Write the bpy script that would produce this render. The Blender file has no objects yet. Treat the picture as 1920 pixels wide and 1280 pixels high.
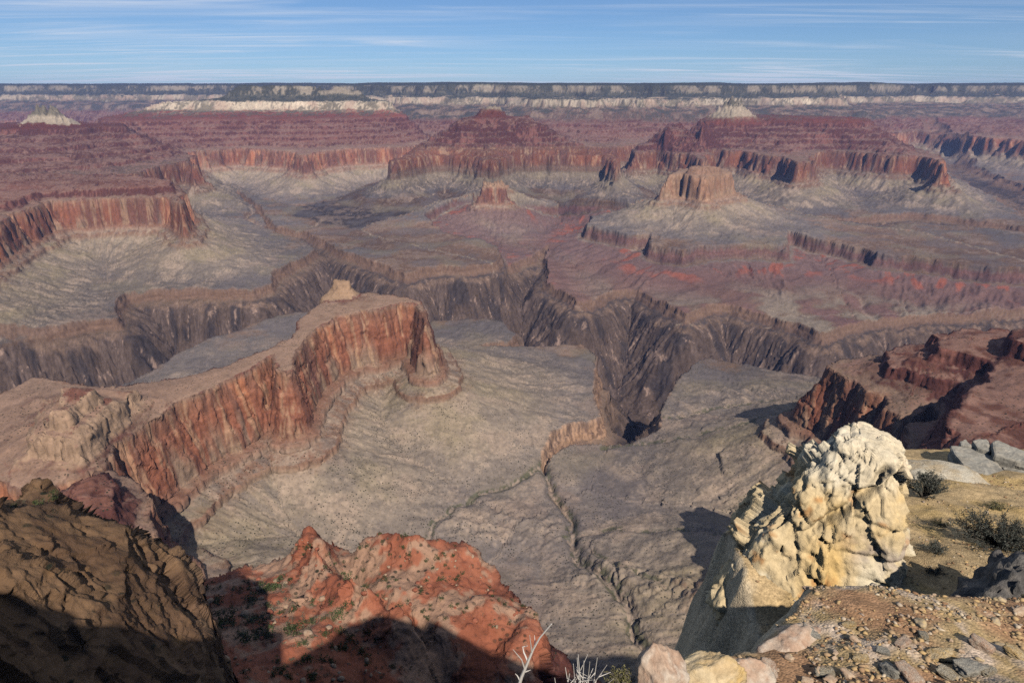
import bpy, bmesh, math, random, time
import numpy as np
from concurrent.futures import ThreadPoolExecutor

T0 = time.time()
scene = bpy.context.scene
COL = scene.collection
R = math.radians

# ------------------------------------------------------------------ camera
PITCH = 19.8
cam_d = bpy.data.cameras.new('camera')
cam_d.sensor_width = 36.0
cam_d.lens = 24.0
cam_d.clip_start = 0.1
cam_d.clip_end = 300000.0
cam = bpy.data.objects.new('camera', cam_d)
COL.objects.link(cam)
cam.location = (0, 0, 0)
cam.rotation_euler = (R(90 - PITCH), 0, 0)
scene.camera = cam

# ------------------------------------------------------------------ light
SUN_AZ, SUN_EL = 164.0, 41.0          # clockwise from the viewing direction (+Y)
world = bpy.data.worlds.new('World')
scene.world = world
world.use_nodes = True
wt = world.node_tree
wt.nodes.clear()


def wn(t, **kw):
    n = wt.nodes.new(t)
    for a, b in kw.items():
        setattr(n, a, b)
    return n


def wl(a, b):
    wt.links.new(a, b)


sky = wn('ShaderNodeTexSky', sky_type='NISHITA', sun_disc=False)
sky.sun_elevation = R(SUN_EL)
sky.sun_rotation = R(SUN_AZ)
sky.altitude = 2100
sky.air_density = 1.0
sky.dust_density = 0.0
sky.ozone_density = 4.0
# high thin cirrus: a flat layer 1 unit overhead, so streaks crowd together towards the horizon
tc = wn('ShaderNodeTexCoord')
sep = wn('ShaderNodeSeparateXYZ')
wl(tc.outputs['Generated'], sep.inputs[0])


def wmath(op, a, b=None, clamp=False):
    n = wn('ShaderNodeMath', operation=op, use_clamp=clamp)
    for i, v in enumerate((a, b)):
        if v is None:
            continue
        if isinstance(v, (int, float)):
            n.inputs[i].default_value = v
        else:
            wl(v, n.inputs[i])
    return n.outputs[0]


zz = wmath('ADD', wmath('MAXIMUM', sep.outputs[2], 0.0), 0.035)
px = wmath('DIVIDE', sep.outputs[0], zz)
py = wmath('DIVIDE', sep.outputs[1], zz)
cmb = wn('ShaderNodeCombineXYZ')
wl(px, cmb.inputs[0])
wl(py, cmb.inputs[1])


def cloud_layer(rot, scl, lo, hi, detail, rough, dist, off):
    m = wn('ShaderNodeMapping')
    m.inputs['Rotation'].default_value = (0, 0, R(rot))
    m.inputs['Scale'].default_value = scl
    m.inputs['Location'].default_value = off
    wl(cmb.outputs[0], m.inputs[0])
    n = wn('ShaderNodeTexNoise')
    n.inputs['Scale'].default_value = 1.0
    n.inputs['Detail'].default_value = detail
    n.inputs['Roughness'].default_value = rough
    n.inputs['Distortion'].default_value = dist
    wl(m.outputs[0], n.inputs['Vector'])
    r = wn('ShaderNodeMapRange', interpolation_type='SMOOTHSTEP')
    r.inputs['From Min'].default_value = lo
    r.inputs['From Max'].default_value = hi
    wl(n.outputs[0], r.inputs['Value'])
    return r.outputs[0]


c1 = cloud_layer(24, (0.17, 0.70, 1), 0.46, 0.68, 8, 0.6, 1.3, (3.1, 1.7, 0))
c2 = cloud_layer(-14, (0.12, 1.3, 1), 0.50, 0.70, 8, 0.62, 1.2, (7.3, 4.2, 0))
c3 = cloud_layer(4, (0.09, 0.20, 1), 0.36, 0.62, 3, 0.5, 0.4, (1.9, 8.2, 0))
cc = wmath('ADD', wmath('MULTIPLY', wmath('ADD', wmath('MULTIPLY', c1, 1.3), wmath('MULTIPLY', c2, 0.9)), wmath('ADD', c3, 0.12)),
           wmath('MULTIPLY', c3, 0.10), clamp=True)
cc = wmath('MULTIPLY', cc, 0.75)
mix = wn('ShaderNodeMix', data_type='RGBA')
wl(cc, mix.inputs['Factor'])
tint = wn('ShaderNodeMix', data_type='RGBA', blend_type='MULTIPLY')
tint.inputs['Factor'].default_value = 1.0
tint.inputs['B'].default_value = (0.80, 0.97, 1.16, 1)
wl(sky.outputs[0], tint.inputs['A'])
wl(tint.outputs['Result'], mix.inputs['A'])
mix.inputs['B'].default_value = (10.5, 11.2, 12.4, 1)
bg = wn('ShaderNodeBackground')
bg.inputs['Strength'].default_value = 0.07
wl(mix.outputs['Result'], bg.inputs['Color'])
wo = wn('ShaderNodeOutputWorld')
wl(bg.outputs[0], wo.inputs['Surface'])

sun_d = bpy.data.lights.new('sun', 'SUN')
sun_d.energy = 5.0
sun_d.angle = R(0.5)
sun_d.color = (1.0, 0.95, 0.89)
sun = bpy.data.objects.new('sun', sun_d)
COL.objects.link(sun)
sun.rotation_euler = (R(90 - SUN_EL), 0, R(180 - SUN_AZ))
sun.location = (0, -50, 200)

vs = scene.view_settings
vs.view_transform = 'Standard'
vs.look = 'None'
vs.gamma = 1.0
vs.use_curve_mapping = False
vs.exposure = 0.0
scene.cycles.max_bounces = 4
scene.cycles.diffuse_bounces = 0
scene.cycles.volume_bounces = 0
scene.cycles.use_denoising = False

# ------------------------------------------------------------------ terrain: survey helpers
CP, SP, FOC, DIP = math.cos(R(PITCH)), math.sin(R(PITCH)), 1280.0, 0.013
# heights are given as rock level L at the south rim; beds rise northward by DIP


def at(u, v, L):
    """ground position of a bearing read off the photograph, on the rock bed of level L"""
    x, a = (u - 960) / FOC, (640 - v) / FOC
    y, z = CP + a * SP, -SP + a * CP
    t = L / (z - DIP * y)
    return (t * x, t * y)


def pic(L, pts):
    return (L, [at(u, v, L) for u, v in pts])


# erosion profile: u = distance inside the Redwall rim, s = rock level
F_U = [-1600, -950, -620, -430, -300, -185, -105, -99, -62, -57, -36, -27, -20, -11, -6, 0, 30, 62, 68, 122, 129, 187, 195, 252, 260, 312, 327,
       430, 500, 524, 600, 640, 652, 690, 702, 740, 1600]
F_S = [-1003, -994, -981, -958, -922, -880, -850, -834, -822, -804, -796, -748, -738, -692, -684, -640, -630, -612, -590, -570, -541, -522, -489, -472,
       -441, -426, -385, -335, -300, -198, -160, -112, -72, -58, -18, 5, 40]
F_U = np.array(F_U, np.float32)
F_S = np.array(F_S, np.float32)


def D_of(L):
    return float(np.interp(L, F_S, F_U))


FEATURES = []


def feature(name, contours, cap=5, amp=1.0, shift=0.0, tint=1.0):
    FEATURES.append((name, contours, D_of(cap), amp, shift, tint))


def ring(x, y, rx, ry, n=10):
    return [(x + rx * math.cos(6.2832 * i / n), y + ry * math.sin(6.2832 * i / n)) for i in range(n)]


# --- the long red-walled ridge in the middle distance
feature('mesa', [
    pic(-640, [(198, 872), (217, 832), (263, 801), (333, 751), (387, 727), (433, 707), (490, 677), (512, 662),
               (528, 690), (538, 694), (549, 668), (572, 640), (605, 610), (640, 594), (690, 584), (750, 568), (778, 569), (797, 602),
               (803, 590), (788, 560), (690, 548), (600, 566), (562, 592), (548, 630), (505, 652), (420, 686), (300, 713),
               (200, 724), (60, 705), (-40, 760), (-80, 880), (60, 930)]),
    pic(-606, [(48, 845), (70, 780), (110, 738), (180, 726), (262, 738), (230, 775), (150, 850)]),
    pic(-575, [(72, 812), (112, 752), (170, 738), (215, 746), (185, 775), (120, 822)]),
], cap=-545, amp=0.12, shift=1.0)
feature('mesa', [(-640, ring(-556, 2130, 66, 60)), (-606, ring(-553, 2140, 30, 26))], cap=-590, amp=0.1, shift=355)
# --- saddle between that ridge and the south wall
feature('mesa', [(-640, [(-541, 865), (-590, 985), (-640, 1035), (-715, 1060), (-790, 960), (-760, 760), (-640, 690), (-560, 720)]),
                 (-600, [(-590, 870), (-610, 950), (-680, 1000), (-720, 900), (-640, 800)])], cap=-575, amp=0.3)
# --- red spur on the right
feature('mesa', [
    (-640, [(776, 1545), (799, 1474), (809, 1394), (832, 1374), (814, 1321), (835, 1300), (900, 1330), (905, 1290), (830, 1200), (740, 1110), (640, 1010),
            (640, 900), (1423, 900), (1909, 1716), (1580, 1846), (1329, 1809), (1128, 1696), (998, 1638), (858, 1601)]),
    (-560, [(925, 1420), (1000, 1530), (1090, 1560), (1250, 1560), (1400, 1430), (1350, 1050), (1000, 920), (740, 930), (700, 1000), (790, 1090),
            (870, 1180), (960, 1270), (1010, 1340), (950, 1375)]),
    (-520, [(1030, 1330), (1080, 1400), (1200, 1420), (1300, 1200), (1250, 1020), (1000, 960), (950, 1020), (1010, 1150), (1060, 1250)]),
], cap=-480, amp=0.4, tint=0.85)
# --- left mesas
feature('mesa', [
    pic(-640, [(-260, 520), (-120, 470), (-40, 430), (7, 404), (50, 391), (93, 378), (200, 372), (307, 370), (338, 388), (350, 380),
               (335, 350), (280, 338), (150, 336), (-300, 340), (-700, 400)]),
], cap=-585, amp=0.35, tint=0.9)
feature('butte', [
    pic(-640, [(-500, 345), (-100, 345), (60, 342), (150, 331), (210, 328), (263, 326), (300, 312), (345, 303), (360, 312), (352, 292),
               (310, 272), (250, 262), (-100, 262), (-500, 262)]),
    pic(-400, [(-300, 252), (0, 246), (120, 246), (200, 241), (245, 243), (225, 234), (150, 231), (0, 232), (-300, 232)]),
], cap=-375, amp=0.6, tint=0.7)
feature('butte', [(-380, ring(-4530, 7000, 330, 230))], cap=-372, amp=0.12, shift=75)
# --- great flat-topped temple, centre left
feature('butte', [
    pic(-640, [(230, 290), (330, 290), (367, 284), (450, 278), (530, 284), (570, 292), (600, 284), (660, 278), (700, 277), (760, 276), (818, 268),
               (800, 256), (740, 244), (600, 238), (200, 238), (120, 262)]),
    pic(-400, [(205, 236), (250, 230), (340, 229), (450, 228), (550, 227), (640, 226), (720, 224), (772, 222), (740, 215),
               (600, 212), (250, 214), (180, 225)]),
    (-290, [(-4960, 9450), (-4700, 9380), (-4300, 9500), (-3900, 9420), (-3300, 9470), (-2800, 9400), (-2200, 9440), (-1800, 9420), (-1540, 9500), (-1700, 10150), (-3000, 10350), (-4500, 10200)]),
    (-150, [(-3960, 9820), (-3500, 9750), (-3200, 9830), (-2900, 9770), (-2400, 9800), (-1950, 9820), (-2100, 10050), (-3000, 10120), (-3800, 10060)]),
], cap=0, amp=0.6, tint=1.16)  # tint lightens the beds to stand for haze behind the nearer butte
# --- central dark red temple
feature('butte', [
    pic(-640, [(730, 305), (783, 296), (840, 293), (880, 296), (906, 300), (925, 303), (940, 298), (965, 292), (1007, 292), (1080, 292), (1140, 294),
               (1156, 309), (1150, 288), (1080, 276), (1000, 266), (860, 264), (790, 274)]),
    pic(-332, [(858, 226), (900, 225), (950, 225), (992, 225), (985, 220), (870, 220)]),
    pic(-250, [(896, 209), (935, 209), (930, 206), (900, 206)]),
], cap=-236, amp=0.55, shift=-72, tint=0.62)
# --- small lobe left of the right-hand temple
feature('butte', [
    pic(-640, [(1186, 288), (1230, 282), (1280, 288), (1318, 300), (1330, 286), (1300, 272), (1240, 266), (1200, 268)]),
    pic(-440, [(1244, 246), (1275, 245), (1300, 247), (1280, 240), (1245, 240)]),
], cap=-420, amp=0.5, tint=0.68)
# --- right-hand temple with its pale cone
feature('butte', [
    pic(-640, [(1300, 280), (1340, 280), (1393, 284), (1440, 292), (1467, 295), (1500, 305), (1514, 301), (1526, 291), (1548, 284), (1580, 284),
               (1633, 288), (1690, 292), (1737, 294), (1770, 310), (1760, 290), (1700, 270), (1640, 256), (1560, 250), (1330, 252), (1290, 262)]),
    pic(-400, [(1316, 236), (1340, 231), (1440, 231), (1520, 233), (1580, 234), (1620, 233), (1636, 230), (1600, 226), (1500, 222), (1340, 222)]),
], cap=-345, amp=0.6, tint=0.78)
feature('butte', [(-345, ring(2525, 8250, 290, 240))], cap=-338, amp=0.12, shift=28)
# --- low butte in front of it
feature('butte', [
    pic(-640, [(1248, 330), (1276, 327), (1310, 333), (1333, 335), (1346, 328), (1376, 324), (1368, 315), (1300, 313), (1260, 320)]),
    pic(-590, [(1284, 317), (1330, 317), (1360, 315), (1330, 311), (1290, 312)]),
], cap=-575, amp=0.35, shift=322)
# --- Redwall stump in front of the central temple
feature('butte', [pic(-690, [(900, 326), (947, 326), (942, 322), (906, 322)])], cap=-668, amp=0.08, shift=325)
# --- pale headlands standing out from the north wall
feature('north_rim', [(-385, [(-150, 10500), (300, 10200), (900, 10300), (1500, 10150), (2200, 10300), (2900, 10250), (3400, 10700), (3300, 11800), (-100, 11900)]),
                      (-290, [(250, 10850), (450, 10600), (750, 10800), (1000, 10550), (1300, 10700), (1500, 11200), (1800, 10600), (2300, 10750), (2500, 11100), (2900, 10800), (3000, 11700), (350, 11800)])],
        cap=-190, amp=0.8)
# --- north wall
feature('north_rim', [
    pic(-640, [(-900, 226), (150, 226), (420, 229), (700, 248), (860, 256), (1000, 262), (1060, 272), (1110, 277), (1180, 274),
               (1240, 262), (1400, 256), (1560, 254), (1660, 252), (1720, 246), (1790, 252), (1850, 258), (1920, 264), (2100, 276), (2600, 290),
               (2600, 215), (-900, 208)]),
    (-300, [(-17000, 15200), (-9000, 15500), (-6200, 15300), (-4500, 14300), (-3300, 13200), (-2000, 12700), (-1350, 12350), (-1000, 11800), (-700, 12300), (-250, 12350), (0, 11300), (350, 11000), (700, 11250), (950, 12150), (1250, 11900), (1500, 11350),
            (2000, 11250), (2250, 11900), (2700, 11500), (3200, 11250), (3700, 11950), (4300, 11450), (5300, 11700), (6000, 13000), (7200, 13600), (9000, 13200),
            (12000, 13000), (25000, 12000), (25000, 40000), (-20000, 40000)]),
    (-150, [(-17000, 16300), (-9000, 16600), (-6200, 16300), (-4300, 15200), (-3000, 13900), (-1800, 13250), (-1000, 12900), (-400, 12900), (-50, 12200), (400, 12100), (1000, 12500), (1600, 12150),
            (2300, 12200), (3300, 12050), (4400, 12250), (5500, 12600), (6400, 13700), (7600, 14300), (9300, 14000),
            (12500, 13800), (25000, 13000), (25000, 40000), (-20000, 40000)]),
    (20, [(-17000, 16800), (-9000, 17200), (-6200, 16900), (-4200, 15700), (-2800, 14300), (-1700, 13600), (-900, 13300), (-300, 13300), (50, 12800), (500, 12600), (1000, 12900), (1700, 12550),
          (2400, 12550), (3400, 12400), (4500, 12600), (5800, 13300), (6600, 14200), (7800, 14800), (9500, 14500),
          (13000, 14500), (25000, 13600), (25000, 40000), (-20000, 40000)]),
], cap=34, amp=1.0)
# --- south wall: the rim we stand on
feature('south_rim', [
    (-640, [(-6000, 500), (-3000, 600), (-1500, 700), (-1000, 650), (-700, 700), (-500, 690), (-380, 660), (-250, 640), (-100, 610), (60, 560), (200, 540),
            (330, 560), (410, 760), (465, 960), (490, 1030), (540, 1050), (600, 980), (690, 1000), (800, 1150), (1000, 1250), (2500, 900), (6000, 900), (6000, -4000), (-6000, -4000)]),
    (-385, [(-6000, 100), (-3000, 200), (-1500, 300), (-800, 300), (-480, 330), (-350, 400), (-262, 478), (-225, 492), (-178, 508), (-160, 515), (-140, 505), (-100, 520), (-75, 524), (-45, 512), (-22, 490), (-2, 462),
            (22, 430), (27, 395), (27, 340), (60, 290), (150, 240), (300, 230), (480, 300), (700, 380), (1000, 480), (2500, 450), (6000, 500),
            (6000, -4000), (-6000, -4000)]),
    (-300, [(-6000, -100), (-1500, 60), (-600, 130), (-300, 170), (-245, 250), (-190, 275), (-140, 262), (-112, 225), (-100, 190), (-92, 160), (-70, 135), (-20, 122), (40, 118), (90, 105), (160, 90),
            (300, 60), (700, 120), (2500, 150), (6000, 200), (6000, -4000), (-6000, -4000)]),
    (-160, [(-6000, -200), (-1500, -20), (-600, 60), (-320, 110), (-245, 200), (-196, 246), (-150, 232), (-134, 200), (-124, 165), (-116, 120), (-60, 70), (-20, 62), (40, 66), (90, 60), (160, 40),
            (300, -20), (700, 20), (2500, 50), (6000, 100), (6000, -4000), (-6000, -4000)]),
    (0, [(-6000, -400), (-1500, -120), (-600, -60), (-300, 0), (-200, 30), (-120, 20), (-60, -5), (-20, 2), (0, 12), (8, 18), (24, 20), (60, 4), (110, -30),
         (300, -90), (700, -60), (2500, -20), (6000, 0), (6000, -4000), (-6000, -4000)]),
], cap=5, amp=0.22)

# inner gorge and its side canyons: outline of the Tapeats rim
LT, LR = -992, -1112
GORGE = [at(u, v, LT) for u, v in [(-500, 720), (-200, 668), (0, 640), (100, 622), (215, 598), (218, 585), (238, 556), (330, 548), (400, 545), (470, 541),
                                   (505, 531), (520, 508), (560, 490), (592, 470), (560, 446), (505, 430), (492, 414), (480, 392), (440, 366), (446, 362), (488, 386), (500, 408), (520, 424),
                                   (575, 432), (612, 452), (640, 470), (700, 488), (730, 498), (760, 508), (800, 497), (860, 498), (930, 487), (935, 474)]]
GORGE += [at(u, v, LR) for u, v in [(1000, 478), (1012, 470), (1030, 455), (1022, 478), (1030, 502), (1024, 520), (1060, 537), (1080, 556), (1115, 549), (1150, 531), (1190, 526), (1215, 535), (1240, 551),
                                    (1290, 577), (1330, 562), (1370, 559), (1430, 574), (1500, 592), (1546, 614), (1575, 600), (1640, 585), (1750, 580),
                                    (1900, 570), (2200, 560), (2600, 550)]]
GORGE += [at(u, v, LT) for u, v in [(2600, 760), (1920, 758), (1700, 735), (1560, 722), (1520, 712), (1470, 704), (1400, 685), (1330, 668), (1292, 692), (1262, 740),
                                    (1232, 785), (1236, 822), (1200, 838), (1165, 846), (1120, 842), (1072, 846), (1032, 872), (1017, 892), (1013, 884), (1028, 852), (1050, 824),
                                    (1076, 808), (1128, 792), (1112, 742), (1122, 672), (1097, 637), (1040, 648), (985, 652), (890, 662), (868, 676), (900, 656), (955, 646), (968, 626), (942, 602),
                                    (900, 597), (800, 600), (690, 588), (560, 585), (480, 602), (380, 642), (290, 692), (150, 760), (0, 880), (-500, 1000)]]
FG_D = np.array([0, 6, 14, 21, 48, 85, 120, 330, 430, 700], np.float32)
FG_S = np.array([0, -30, -34, -53, -66, -92, -140, -410, -450, -462], np.float32)
# side gorges on the right, far
GORGE2 = [at(u, v, LT) for u, v in [(1716, 286), (1760, 312), (1800, 340), (1836, 362), (1880, 384), (1960, 420), (2300, 520), (2300, 470), (2000, 370), (1900, 340), (1840, 316), (1790, 300), (1740, 282)]]
GORGE3 = [at(u, v, LT) for u, v in [(1560, 408), (1640, 416), (1700, 412), (1760, 418), (1830, 424), (1920, 432), (1960, 440), (1960, 428), (1880, 416), (1780, 406), (1700, 400), (1620, 404)]]
# tilted red beds below the northern platform
REDS = [at(u, v, -985) for u, v in [(792, 402), (815, 392), (850, 380), (900, 381), (960, 389), (1050, 386), (1150, 391), (1196, 397), (1108, 404), (1102, 424), (1180, 439), (1216, 441),
                                    (1224, 456), (1280, 464), (1300, 457), (1400, 456), (1474, 460), (1482, 436), (1540, 446), (1560, 447), (1600, 455), (1650, 470), (1700, 474), (1760, 480),
                                    (1850, 490), (1920, 498), (2600, 520)]]
REDS += [at(u, v, -1000) for u, v in [(2600, 800), (1920, 760), (1540, 716), (1330, 668), (1292, 692), (1262, 740), (1232, 785), (1160, 780), (1122, 672), (1097, 637), (985, 652), (968, 610)]]
REDS += [at(u, v, -1000) for u, v in [(940, 520), (945, 482), (930, 462), (890, 448), (850, 438), (815, 424), (798, 412)]]
FR_D = np.array([0, 5, 14, 24, 60, 400, 800, 3000], np.float32)
FR_S = np.array([0, -40, -50, -90, -98, -128, -136, -142], np.float32)

# washes (dug) and crests (raised): outline, level, depth, half width
WASHES = [
    ([at(u, v, L) for u, v, L in [(1018, 880, -985), (1035, 925, -975), (1068, 960, -968), (1074, 1000, -960), (1088, 1050, -950), (1140, 1100, -935), (1180, 1150, -920), (1196, 1190, -905), (1212, 1230, -890), (1230, 1280, -875)]], -20, 11),
    ([at(u, v, L) for u, v, L in [(1018, 886, -985), (980, 905, -975), (930, 922, -970), (870, 945, -962), (830, 970, -955), (800, 1000, -940), (740, 1080, -900)]], -8, 8),
    ([at(u, v, L) for u, v, L in [(1060, 1005, -958), (1150, 985, -950), (1250, 1000, -935), (1330, 1010, -915), (1400, 1040, -890)]], -6, 8),
    ([at(u, v, -975) for u, v in [(1110, 1050), (1160, 1115), (1240, 1180)]], -7, 6),
    ([at(u, v, -985) for u, v in [(1130, 845), (1250, 850), (1380, 845), (1480, 830)]], -5, 10),
    ([at(u, v, -990) for u, v in [(1236, 800), (1300, 790), (1400, 775), (1500, 770)]], -6, 9),
    ([at(u, v, -1090) for u, v in [(1008, 492), (1016, 476), (1032, 462), (1060, 450), (1100, 442), (1140, 436)]], -16, 22),
    ([at(u, v, -1080) for u, v in [(1040, 510), (1100, 498), (1160, 478), (1200, 462)]], -10, 20),
    ([at(u, v, -985) for u, v in [(505, 428), (470, 384), (420, 350), (380, 330)]], -22, 25),
    ([at(u, v, -985) for u, v in [(530, 432), (600, 410), (660, 398), (720, 392), (800, 380), (850, 350)]], -18, 22),
    ([at(u, v, -1040) for u, v in [(1650, 560), (1620, 530), (1560, 500), (1500, 470)]], -14, 22),
    # pale cones on the buttes
    ([(-4540, 6990), (-4500, 6990)], 165, 150),
    ([(2490, 8240), (2560, 8240)], 175, 125),
    # low hills on the near platform
    ([at(u, v, -955) for u, v in [(880, 985), (960, 970), (1010, 985)]], 17, 75),
    ([at(u, v, -925) for u, v in [(1120, 1065), (1200, 1110), (1320, 1170)]], 20, 42),
    ([at(u, v, -985) for u, v in [(1290, 750), (1400, 745)]], 12, 110),
    ([at(u, v, -975) for u, v in [(930, 700), (1040, 720)]], 10, 90),
    # crests of the red spur below us
    ([at(u, v, -350) for u, v in [(572, 992), (606, 1040), (640, 1100), (690, 1150), (760, 1205)]], 27, 11),
    ([at(u, v, -352) for u, v in [(700, 985), (760, 1000), (830, 1000), (870, 1000)]], 16, 16),
    ([at(u, v, -350) for u, v in [(940, 1090), (985, 1120), (990, 1190)]], 11, 16),
    ([at(u, v, -345) for u, v in [(640, 1030), (700, 1110), (790, 1180), (860, 1260)]], -22, 13),
]


def wiggle(pts, seed, rounds=3, amp=0.13):
    rs = np.random.RandomState(seed)
    pts = [np.array(p, float) for p in pts]
    for _ in range(rounds):
        out = [pts[0]]
        for a, b in zip(pts, pts[1:]):
            d = b - a
            out += [(a + b) / 2 + np.array([-d[1], d[0]]) * rs.uniform(-amp, amp), b]
        pts = out
    return [tuple(p) for p in pts]


WASHES2 = [(wiggle(p, i) if d < 0 else p, d, w) for i, (p, d, w) in enumerate(WASHES)]


# ------------------------------------------------------------------ noise
_rs = np.random.RandomState(11)
_ang = _rs.rand(256, 256).astype(np.float32) * 2 * np.pi
_GX, _GY = np.cos(_ang).ravel(), np.sin(_ang).ravel()
_V3 = (_rs.rand(64, 64, 64).astype(np.float32) * 2 - 1).ravel()


def gnoise(x, y, seed=0):
    x = x + np.float32(seed * 17.37)
    y = y + np.float32(seed * 31.71)
    xf, yf = np.floor(x), np.floor(y)
    ix, iy = xf.astype(np.int32), yf.astype(np.int32)
    fx, fy = x - xf, y - yf
    u = fx * fx * fx * (fx * (fx * 6 - 15) + 10)
    v = fy * fy * fy * (fy * (fy * 6 - 15) + 10)
    ix0, ix1 = ix & 255, (ix + 1) & 255
    iy0, iy1 = (iy & 255) << 8, ((iy + 1) & 255) << 8
    i = ix0 + iy0
    n00 = _GX[i] * fx + _GY[i] * fy
    i = ix1 + iy0
    n10 = _GX[i] * (fx - 1) + _GY[i] * fy
    i = ix0 + iy1
    n01 = _GX[i] * fx + _GY[i] * (fy - 1)
    i = ix1 + iy1
    n11 = _GX[i] * (fx - 1) + _GY[i] * (fy - 1)
    a = n00 + u * (n10 - n00)
    b = n01 + u * (n11 - n01)
    return (a + v * (b - a)) * np.float32(1.5)


def fbm(x, y, lam, octv=3, seed=0, gain=0.5):
    a, t, f = 1.0, 0.0, 1.0 / lam
    for o in range(octv):
        t = t + np.float32(a) * gnoise(x * np.float32(f), y * np.float32(f), seed + o * 3)
        a *= gain
        f *= 2.03
    return t


def ridged(x, y, lam, octv=3, seed=0, gain=0.55):
    """0..1, sharp crests at 1"""
    a, t, f, w = 1.0, 0.0, 1.0 / lam, 0.0
    for o in range(octv):
        t = t + np.float32(a) * (1 - np.abs(gnoise(x * np.float32(f), y * np.float32(f), seed + o * 3)) * 1.6)
        w += a
        a *= gain
        f *= 2.07
    return t / w


def vnoise3(x, y, z, seed=0):
    x, y, z = x + np.float32(seed * 7.3), y + np.float32(seed * 3.1), z + np.float32(seed * 5.9)
    xf, yf, zf = np.floor(x), np.floor(y), np.floor(z)
    ix, iy, iz = xf.astype(np.int32), yf.astype(np.int32), zf.astype(np.int32)
    fx, fy, fz = x - xf, y - yf, z - zf
    fx, fy, fz = [q * q * (3 - 2 * q) for q in (fx, fy, fz)]

    def g(a, b, c):
        return _V3[((ix + a) & 63) + (((iy + b) & 63) << 6) + (((iz + c) & 63) << 12)]
    l = lambda p, q, t: p + t * (q - p)
    return l(l(l(g(0, 0, 0), g(1, 0, 0), fx), l(g(0, 1, 0), g(1, 1, 0), fx), fy),
             l(l(g(0, 0, 1), g(1, 0, 1), fx), l(g(0, 1, 1), g(1, 1, 1), fx), fy), fz)


def _hash3(ix, iy, iz, k):
    h = (ix * 73856093) ^ (iy * 19349663) ^ (iz * 83492791) ^ (k * 2654435)
    h = (h ^ (h >> 13)) * 1274126177
    h = h ^ (h >> 16)
    return ((h & 0xFFFF) / 65535.0).astype(np.float32)


def facet(x, y, z, lam, seed=0, tilt=0.55):
    """angular broken-rock relief: every cell is a plane with its own depth and tilt"""
    x, y, z = x / lam, y / lam, z / lam
    fx, fy, fz = np.floor(x).astype(np.int64), np.floor(y).astype(np.int64), np.floor(z).astype(np.int64)
    best = np.full(x.shape, 9.0, np.float32)
    val = np.zeros(x.shape, np.float32)
    for a in (-1, 0, 1):
        for b in (-1, 0, 1):
            for c in (-1, 0, 1):
                ix, iy, iz = fx + a, fy + b, fz + c
                dx = x - (ix + _hash3(ix, iy, iz, seed))
                dy = y - (iy + _hash3(ix, iy, iz, seed + 1))
                dz = z - (iz + _hash3(ix, iy, iz, seed + 2))
                d = (dx * dx + dy * dy + dz * dz).astype(np.float32)
                m = d < best
                v = (_hash3(ix, iy, iz, seed + 3) - 0.5) + tilt * ((_hash3(ix, iy, iz, seed + 4) - 0.5) * dx + (_hash3(ix, iy, iz, seed + 5) - 0.5) * dy + (_hash3(ix, iy, iz, seed + 6) - 0.5) * dz) * 2
                val = np.where(m, v, val).astype(np.float32)
                best = np.minimum(best, d)
    return val


def sstep(a, b, x):
    t = np.clip((x - a) / (b - a), 0, 1)
    return t * t * (3 - 2 * t)


# ------------------------------------------------------------------ distance fields
def seg_dist(x, y, pts, closed=True, foot=False):
    n = len(pts)
    best = np.full(x.shape, 1e18, np.float32)
    fx = np.zeros_like(x) if foot else None
    fy = np.zeros_like(x) if foot else None
    inside = np.zeros(x.shape, bool)
    for i in range(n if closed else n - 1):
        ax, ay = pts[i]
        bx, by = pts[(i + 1) % n]
        dx, dy = bx - ax, by - ay
        l2 = dx * dx + dy * dy + 1e-9
        t = np.clip(((x - ax) * np.float32(dx) + (y - ay) * np.float32(dy)) / np.float32(l2), 0, 1)
        qx, qy = np.float32(ax) + t * np.float32(dx), np.float32(ay) + t * np.float32(dy)
        d = (x - qx) ** 2 + (y - qy) ** 2
        if foot:
            m = d < best
            fx = np.where(m, qx, fx)
            fy = np.where(m, qy, fy)
        best = np.minimum(best, d)
        if closed and abs(dy) > 1e-9:
            c = (ay > y) != (by > y)
            inside ^= c & (x < np.float32(dx / dy) * (y - np.float32(ay)) + np.float32(ax))
    d = np.sqrt(best)
    if closed:
        d = np.where(inside, d, -d)
    return (d, fx, fy) if foot else d


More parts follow.
